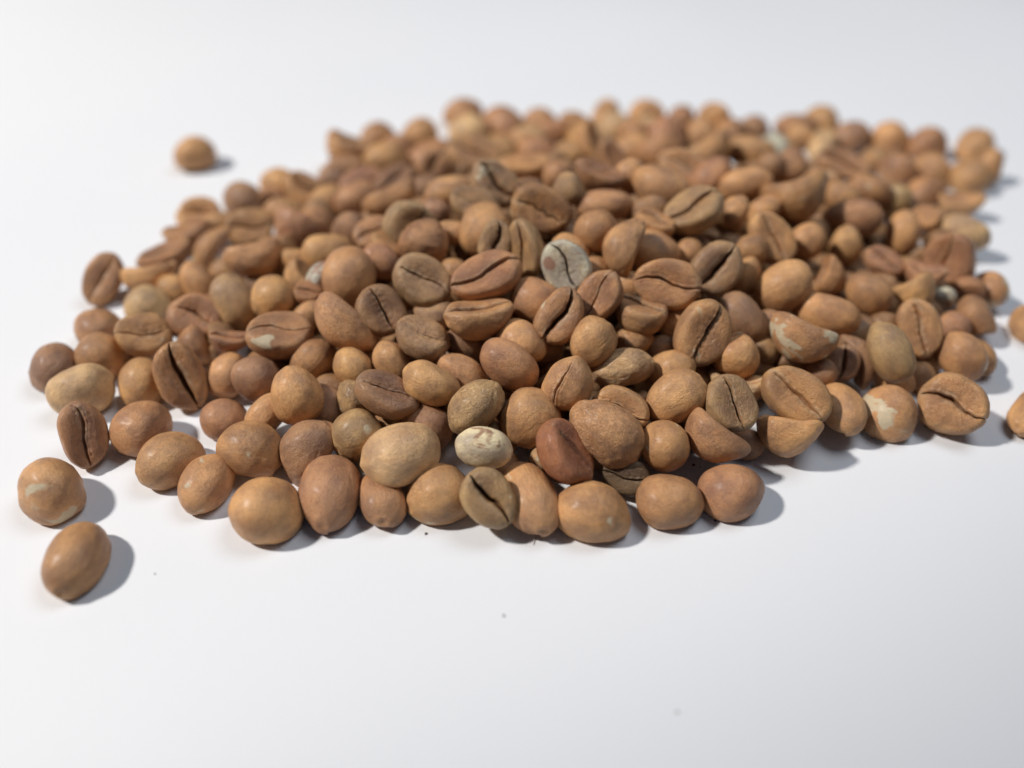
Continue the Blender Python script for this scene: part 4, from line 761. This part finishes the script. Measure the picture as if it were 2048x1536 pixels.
(31.33,115.08,9.36,0.435,-0.095,-0.584,0.679,4.81,3.81,2.86),
(77.04,119.27,3.26,0.36,0.383,0.783,0.331,4.98,3.31,2.71),
(-2.7,125.89,9.46,0.426,0.416,0.801,-0.058,4.53,3.82,2.77),
(26.38,138.1,3.52,0.387,-0.767,0.403,-0.315,4.98,3.86,2.64),
(41.17,151.24,8.03,0.54,0.154,0.393,0.728,4.67,3.72,2.86),
(34.12,171.86,3.66,0.423,0.394,-0.115,0.808,4.35,3.87,2.9),
(79.39,130.89,3.97,0.231,-0.482,-0.377,0.756,4.7,3.88,2.77),
(-12.66,145.5,4.07,0.655,0.377,0.636,0.159,4.63,3.7,2.77),
(35.27,135.39,3.11,0.382,-0.832,0.4,-0.035,4.39,3.55,2.66),
(21.08,177.18,3.32,0.167,-0.08,-0.665,-0.724,4.22,3.31,2.72),
(-29.74,116.26,5.3,0.882,-0.034,-0.452,0.127,4.77,3.63,2.65),
(26.4,128.68,3.58,0.603,0.336,0.464,0.554,4.78,3.73,2.89),
(18.04,114.1,3.64,0.536,-0.818,-0.155,-0.14,4.1,3.85,2.76),
(71.39,123.82,4.3,0.354,-0.643,-0.024,-0.678,4.63,3.74,2.66),
(15.57,130.4,4,0.28,0.404,0.599,-0.632,4.27,3.73,2.77),
(-4.31,151.17,5.83,0.218,0.788,-0.141,-0.559,4.52,3.53,2.63),
(-8.39,128.9,4.17,0.772,0.324,-0.537,-0.106,4.91,3.35,2.6),
(4.13,110.51,3.65,0.599,0.741,0.276,0.128,4.53,3.8,2.89),
(10.3,113.41,8.24,0.488,0.165,0.856,-0.046,4.99,3.38,2.79),
(-8.78,138.77,3.39,0.351,-0.406,-0.842,0.052,4.78,3.35,2.59),
(28.51,178.72,3.15,0.217,0.22,-0.93,0.197,4.43,3.32,2.7),
(31.75,118.61,4,0.212,0.369,-0.251,0.869,4.83,3.47,2.88),
(77.53,140.16,3.54,0.579,-0.517,-0.457,0.433,4.18,3.65,2.67),
(19.74,163.96,4.36,0.358,-0.79,0.05,0.496,4.87,3.8,2.81),
(15.74,116.45,10.18,0.638,0.707,-0.117,-0.284,4.68,3.77,2.88),
(29.5,156.7,7.38,0.428,0.117,-0.679,0.585,4.9,3.82,2.73),
(-8.37,117.82,10.28,0.169,0.691,0.615,0.341,4.75,3.63,2.83),
(-25.03,111.25,5.2,0.011,0.817,0.041,0.575,4.66,3.88,2.88),
(13.62,164.9,3.29,0.486,0.799,0.318,0.157,4.21,3.56,2.77),
(53.73,153.13,2.94,0.175,-0.307,0.874,-0.332,4.69,3.47,2.5),
(-32.25,134.71,5.31,0.429,0.373,0.147,-0.81,4.41,3.58,2.8),
(10.12,103.88,3.84,0.383,0.847,0.012,0.369,4.62,3.76,2.81),
(-14.17,135.77,3.87,0.377,0.457,-0.68,0.432,4.16,3.56,2.81),
(29.21,144.54,3.6,0.016,0.87,0.271,0.412,4.3,3.64,2.9),
(43.67,165.24,6.26,0.233,-0.225,0.749,0.578,4.75,3.39,2.79),
(35.26,146.88,8.5,0.121,0.407,-0.612,-0.667,4.95,3.72,2.69),
(-24.32,118.17,2.72,0.124,-0.844,-0.507,0.127,4.47,3.64,2.66),
(18.03,121.05,12.53,0.571,-0.421,0.571,0.413,4.53,3.65,2.61),
(13.05,130.51,10.84,0.424,0.121,-0.437,0.784,4.72,3.54,2.78),
(90.56,141.31,3.95,0.458,0.347,0.343,-0.744,4.51,3.46,2.81),
(-36.93,96.76,2.83,0.815,-0.105,-0.112,0.559,4.62,3.51,2.84),
(-16.79,124.8,8.88,0.158,-0.462,-0.623,-0.611,4.67,3.52,2.71),
(-35.23,125.06,2.76,0.074,-0.111,0.991,-0.001,4.89,3.3,2.78),
(-6.39,145.02,3.57,0.213,0.251,0.33,-0.885,4.61,3.43,2.88),
(-3.37,123.08,3.07,0.003,-0.542,-0.807,0.235,4.91,3.82,2.84),
(63.22,184.53,3.18,0.378,0.904,0.192,-0.056,4.47,3.65,2.72),
(20.5,141.51,4.91,0.666,0.018,0.562,0.489,4.17,3.34,2.8),
(22.19,151.99,9.11,0.185,-0.65,-0.32,-0.664,4.49,3.67,2.68),
(19.2,145.62,13.26,0.122,-0.218,-0.896,-0.367,4.34,3.53,2.57),
(-18.51,102.16,3.69,0.794,0.02,-0.521,-0.312,4.18,3.43,2.55),
(30.62,87.07,2.98,0.979,-0.093,-0.139,-0.114,4.73,3.37,2.85),
(36.37,125.44,10.96,0.453,0.157,-0.678,0.557,4.9,3.67,2.9),
(16.47,136.66,3.63,0.038,0.57,-0.694,0.438,4.74,3.83,2.56),
(1.44,144.71,2.58,0.133,0.951,-0.272,-0.069,4.94,3.72,2.52),
(55.67,137.97,3.25,0.506,-0.565,0.589,-0.279,4.22,3.34,2.71),
(5.67,117.99,2.92,0.494,0.016,0.297,0.817,4.77,3.4,2.58),
(39.98,137.64,7.27,0.005,0.288,0.687,-0.667,4.48,3.77,2.8),
(-7.44,163.71,4.79,0.33,-0.695,0.313,0.557,5,3.35,2.87),
(-52.18,109.78,3.72,0.665,0.45,-0.516,-0.299,4.77,3.61,2.6),
(-44.85,118.29,4.09,0.397,-0.17,0.676,0.597,4.65,3.62,2.8),
(47.52,133,8.2,0.396,-0.298,0.338,-0.8,4.38,3.75,2.64),
(6.81,132.14,13.76,0.145,-0.74,0.209,0.623,4.12,3.61,2.65),
(31.75,164.93,3.75,0.751,-0.092,0.384,0.53,4.8,3.83,2.67),
(-8.87,143.39,9.27,0.188,0.353,-0.782,0.478,4.11,3.42,2.57),
(21.49,106.3,5.66,0.6,0.083,0.746,-0.278,4.3,3.36,2.68),
(21.37,133.51,3.53,0.532,-0.549,-0.346,0.543,4.9,3.58,2.74),
(5.2,144.61,9.57,0.943,0.158,0.141,0.257,4.67,3.41,2.62),
(14.2,140.38,8.07,0.402,-0.607,-0.621,0.29,4.72,3.75,2.56),
(-14.77,127.38,3.56,0.429,-0.847,-0.232,-0.21,4.47,3.54,2.81),
(61.5,120.58,3.58,0.063,0.925,-0.2,0.318,4.81,3.74,2.8),
(5.79,150.89,3.24,0.161,-0.255,0.873,-0.383,4.85,3.63,2.88),
(23.98,140.47,10.97,0.691,-0.482,0.482,0.239,4.35,3.88,2.57),
(89.24,164.02,3.65,0.15,0.326,-0.733,-0.578,4.19,3.82,2.88),
(3.82,117.37,8.95,0.474,-0.033,-0.481,0.736,4.46,3.56,2.8),
(40.38,127.92,2.46,0.838,0.018,0.018,-0.545,4.67,3.51,2.53),
(80.13,155.4,2.92,0.082,0.946,0.268,-0.16,4.71,3.57,2.7),
(83.24,136.65,3.45,0.73,-0.377,-0.072,-0.565,4.76,3.62,2.62),
(32.62,131.02,13.1,0.342,0.258,-0.038,-0.903,4.55,3.39,2.86),
(-52.53,136.44,3.33,0.373,0.087,0.417,0.824,4.52,3.72,2.87),
(61.75,146.84,2.86,0.925,-0.051,-0.135,-0.35,4.45,3.3,2.77),
(18.13,120.07,3.94,0.58,0.059,-0.607,0.54,4.32,3.8,2.88),
(52.93,151.23,9.84,0.116,0.654,-0.288,0.69,4.51,3.83,2.64),
(12.28,147.01,11.15,0.17,-0.524,0.805,-0.22,4.26,3.83,2.68),
(-3.45,85.72,2.97,0.204,0.369,0.905,-0.058,4.44,3.36,2.69),
(-5.39,133.89,6.72,0.544,0.384,0.357,0.654,4.5,3.54,2.82),
(15.58,108.46,10.59,0.251,-0.285,0.606,0.699,4.98,3.7,2.86),
(-6.25,105.97,8.64,0.048,-0.207,0.476,-0.854,4.99,3.54,2.86),
(-22.96,139.84,4.52,0.032,-0.726,-0.323,-0.606,4.93,3.51,2.77),
(3.85,137.91,14.32,0.347,-0.069,-0.929,0.108,4.61,3.69,2.89),
(46.65,151.19,4.1,0.7,-0.262,-0.406,-0.526,4.67,3.82,2.84),
(30.61,98.91,3.81,0.635,0.655,0.089,-0.4,4.53,3.47,2.67),
(55.39,166.65,3.53,0.327,0.017,0.744,0.583,4.22,3.47,2.6),
(10.25,137.7,12.23,0.469,-0.156,0.86,-0.127,4.74,3.68,2.75),
(48.27,95.32,3.48,0.003,0.902,-0.115,0.416,4.11,3.45,2.75),
(-5.71,110.69,3.83,0.295,0.185,0.825,-0.444,4.52,3.8,2.66),
(25.93,110.71,8.96,0.018,-0.057,0.997,-0.056,4.29,3.36,2.69),
(51.68,128.97,3.68,0.691,-0.493,0.328,-0.414,4.6,3.88,2.76),
(23.53,117.13,8.47,0.215,0.145,-0.279,0.925,4.8,3.48,2.8),
(-36.77,145.13,2.93,0.221,-0.129,-0.196,-0.947,4.44,3.5,2.7),
(-3.9,112.03,12.37,0.142,0.884,0.333,0.296,4.61,3.38,2.59),
(66.27,159.47,4.02,0.199,-0.837,0.077,-0.505,4.57,3.45,2.78),
(10.78,139.12,3.44,0.834,0.475,0.276,0.05,4.47,3.47,2.6),
(17.19,154.48,4.05,0.548,0.237,0.716,0.362,4.74,3.82,2.61),
(6.9,162.53,3.42,0.561,0.596,0.461,0.343,4.62,3.53,2.79),
(45,138.18,11.43,0.347,0.647,-0.679,0.031,4.21,3.54,2.6),
(10.83,125.87,14.2,0.203,-0.628,0.68,0.32,4.94,3.61,2.66),
(66.54,170.96,3.31,0.88,-0.01,0.305,-0.364,4.5,3.42,2.82),
(53.78,137.32,8.77,0.955,0.252,0.089,0.132,4.41,3.49,2.86),
(31.18,131.86,3.72,0.607,-0.106,-0.674,0.408,4.24,3.31,2.83),
(38.14,160.61,4.01,0.069,0.878,0.056,0.469,4.71,3.33,2.54),
(-8.1,126.8,11.69,0.374,-0.408,0.607,0.571,4.18,3.43,2.68),
(22.6,134.5,10.01,0.364,-0.5,-0.484,0.619,4.53,3.75,2.69),
(44.59,140.71,4.29,0.675,0.057,0.687,0.263,4.61,3.52,2.75),
(13.12,160.62,7.63,0.122,-0.072,-0.859,-0.493,4.58,3.54,2.66),
(34.83,147.86,2.76,0.108,-0.488,-0.861,-0.097,4.96,3.75,2.58),
(16.55,107.57,3.5,0.506,0.574,0.232,0.6,4.54,3.37,2.74),
(-2.23,169.19,3.42,0.712,0.535,-0.369,-0.265,4.15,3.5,2.81),
(2.42,123.3,6.28,0.167,-0.891,-0.413,0.087,4.56,3.72,2.72),
(4.86,131.84,3.75,0.474,-0.466,0.081,-0.743,4.95,3.34,2.65),
(-16.9,132.04,9.22,0.565,0.553,-0.369,-0.488,4.81,3.66,2.82),
(-28.63,122.34,4.03,0.579,-0.635,0.243,0.45,4.34,3.63,2.56),
(-2.79,138.92,3.32,0.395,-0.303,-0.773,0.394,4.45,3.34,2.56),
(35.58,112.7,3.54,0.142,0.619,0.541,0.551,4.29,3.49,2.73),
(36.76,118.95,7.7,0.735,-0.088,-0.261,0.62,4.19,3.65,2.6),
(-5.45,133.02,12.93,0.929,0.309,0.066,0.194,4.79,3.58,2.87),
(-7.42,117.13,3.89,0.214,-0.756,0.363,-0.501,4.69,3.82,2.72),
(11.76,119.65,3.59,0.527,0.398,-0.475,-0.582,5,3.75,2.78),
(-20.72,107.85,3.5,0.267,-0.033,0.874,-0.405,4.18,3.76,2.78),
(-18.67,122.1,3.31,0.363,0.556,0.742,-0.091,4.15,3.3,2.7),
(-5.83,157.75,4.15,0.28,-0.7,0.034,-0.656,4.43,3.6,2.74),
(20.49,125.83,3.39,0.136,-0.291,-0.109,-0.941,4.53,3.6,2.83),
(48.61,145.17,3,0.95,0.214,-0.123,-0.191,4.15,3.65,2.89),
(19.73,128.26,9.79,0.82,0.047,-0.461,0.335,4.35,3.44,2.84),
(30.61,142.17,12.01,0.128,0.025,-0.951,0.282,4.5,3.36,2.61),
(73.1,157.37,4.31,0.76,0.462,-0.45,0.081,4.92,3.75,2.73),
(67.62,149.02,6.23,0.934,-0.083,0.11,0.329,4.59,3.72,2.67),
(32.64,125.17,3.28,0.11,-0.034,0.587,-0.801,4.71,3.42,2.89),
(-26.36,133.15,2.88,0.131,-0.177,0.969,-0.108,4.76,3.65,2.79),
(8.18,120.2,8.81,0.708,0.406,-0.562,-0.137,4.95,3.87,2.53),
(26.91,128.08,12.75,0.474,0.113,0.686,0.541,4.6,3.73,2.64),
(48.48,162.81,3.24,0.164,0.592,-0.743,0.265,4.4,3.69,2.66),
(43.24,122.94,8.75,0.181,0.794,0.421,0.4,4.38,3.8,2.71),
(-19.28,133.08,3.24,0.524,-0.212,-0.44,0.698,4.65,3.54,2.56),
(38.33,142.04,11.78,0.856,0.138,-0.497,0.03,4.9,3.46,2.55),
(12.5,149.92,4.33,0.74,0.263,-0.581,-0.214,4.98,3.77,2.72),
(22.86,156.76,2.52,0.108,0.01,0.082,0.991,4.39,3.71,2.56),
(3.54,104.56,4.54,0.627,0.277,-0.511,0.518,4.9,3.57,2.68),
(3.44,163.72,5.75,0.612,0.538,-0.37,-0.447,4.2,3.4,2.6),
(9.54,147.93,12.03,0.964,0.008,-0.072,-0.254,4.2,3.4,2.6),
(72.13,152.68,5.07,0.382,-0.341,-0.246,0.823,4.2,3.4,2.6),
(66.01,133.26,4.02,0.618,0.482,-0.621,0,4.2,3.4,2.6),
]
def buried():
    V = []; Fs = []; A = []; base = 0; protos = [bean_arrays('ncbo'[k % 4], 40+k, 12) for k in range(8)]
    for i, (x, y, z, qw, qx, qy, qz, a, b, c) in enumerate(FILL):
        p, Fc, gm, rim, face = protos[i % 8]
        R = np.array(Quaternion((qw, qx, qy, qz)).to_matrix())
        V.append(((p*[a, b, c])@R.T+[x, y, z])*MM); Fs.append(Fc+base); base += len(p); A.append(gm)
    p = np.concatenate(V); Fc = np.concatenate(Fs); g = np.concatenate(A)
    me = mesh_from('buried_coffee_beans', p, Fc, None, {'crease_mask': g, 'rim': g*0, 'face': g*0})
    o = bpy.data.objects.new('buried_coffee_beans', me); COL.objects.link(o)
    m = SKIN.copy(); m.name = 'buried_bean_skin'
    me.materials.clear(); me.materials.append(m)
    for n in m.node_tree.nodes:      # this mesh is in metres: scale its texture space to bean units
        if n.type == 'TEX_COORD':
            s = m.node_tree.nodes.new('ShaderNodeVectorMath'); s.operation = 'SCALE'; s.inputs['Scale'].default_value = 200
            for l in list(n.outputs['Object'].links): m.node_tree.links.new(s.outputs[0], l.to_socket)
            m.node_tree.links.new(n.outputs['Object'], s.inputs[0]); break
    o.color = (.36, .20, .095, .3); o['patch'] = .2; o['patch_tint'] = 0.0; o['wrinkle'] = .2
    o['kind'] = 'stuff'; o['label'] = 'brown coffee beans buried deep in the heap, glimpsed through dark gaps'; o['category'] = 'coffee beans'
buried()

# ---------------------------------------------------------------- crumbs and a fibre on the paper
CRUMB = crumb_material()
def crumb(x, y, s, seed, label):
    rng = np.random.default_rng(seed); S, Fc = CS[12]
    p = S*(1+bumps(S, rng, 4, .25, 6))[:, None]*[1, .75, .5]
    me = bpy.data.meshes.new('bean_crumb'); me.from_pydata(p.tolist(), [], Fc.tolist()); me.materials.append(CRUMB)
    o = bpy.data.objects.new('bean_crumb', me); COL.objects.link(o)
    o.location = (x*MM, y*MM, s*.45*MM); o.scale = (s*MM,)*3; o.rotation_euler = (0, 0, seed)
    o['label'] = label; o['category'] = 'crumb'; o['group'] = 'tiny crumbs fallen on the paper'
crumb(-12.46, 69.22, 0.22, 1, 'crumb on the paper below the large smooth tan bean')
crumb(29.89, 71.59, 0.2, 2, 'crumb on the paper between two front right beans')
crumb(28.67, 82.62, 0.25, 3, 'larger of two crumbs in the white gap right of centre')
crumb(29.70, 82.19, 0.13, 4, 'smaller of two crumbs in the white gap right of centre')
crumb(-1.05, 55.83, 0.17, 5, 'faint crumb on bare paper far in front of the heap')
crumb(19.73, 42.87, 0.16, 6, 'lowest crumb on the bare paper towards the lower right')
crumb(-49.35, 62.37, 0.12, 7, 'crumb on the paper right of the lone lower left bean')
def fibre(pts):
    cu = bpy.data.curves.new('fibre', 'CURVE'); cu.dimensions = '3D'; cu.bevel_depth = .045*MM; cu.bevel_resolution = 2
    sp = cu.splines.new('BEZIER'); sp.bezier_points.add(len(pts)-1)
    for q, (x, y, z) in zip(sp.bezier_points, pts):
        q.co = (x*MM, y*MM, z*MM); q.handle_left_type = q.handle_right_type = 'AUTO'
    m, t, N, L, P = nt('pale_fibre'); P.inputs['Base Color'].default_value = (.42, .32, .25, 1); P.inputs['Roughness'].default_value = .7
    tmp = bpy.data.objects.new('tmp', cu); COL.objects.link(tmp)
    dg = bpy.context.evaluated_depsgraph_get(); me = bpy.data.meshes.new_from_object(tmp.evaluated_get(dg))
    bpy.data.objects.remove(tmp); me.materials.clear(); me.materials.append(m); me.name = 'fibre'
    o = bpy.data.objects.new('fibre', me); COL.objects.link(o)
    o['label'] = 'thin pale hair-like fibre lying on the paper in front of the heap'; o['category'] = 'fibre'
fibre([(3.07, 70.67, .08), (3.56, 69.58, .08), (3.38, 68.32, .08), (3.07, 67.27, .08)])
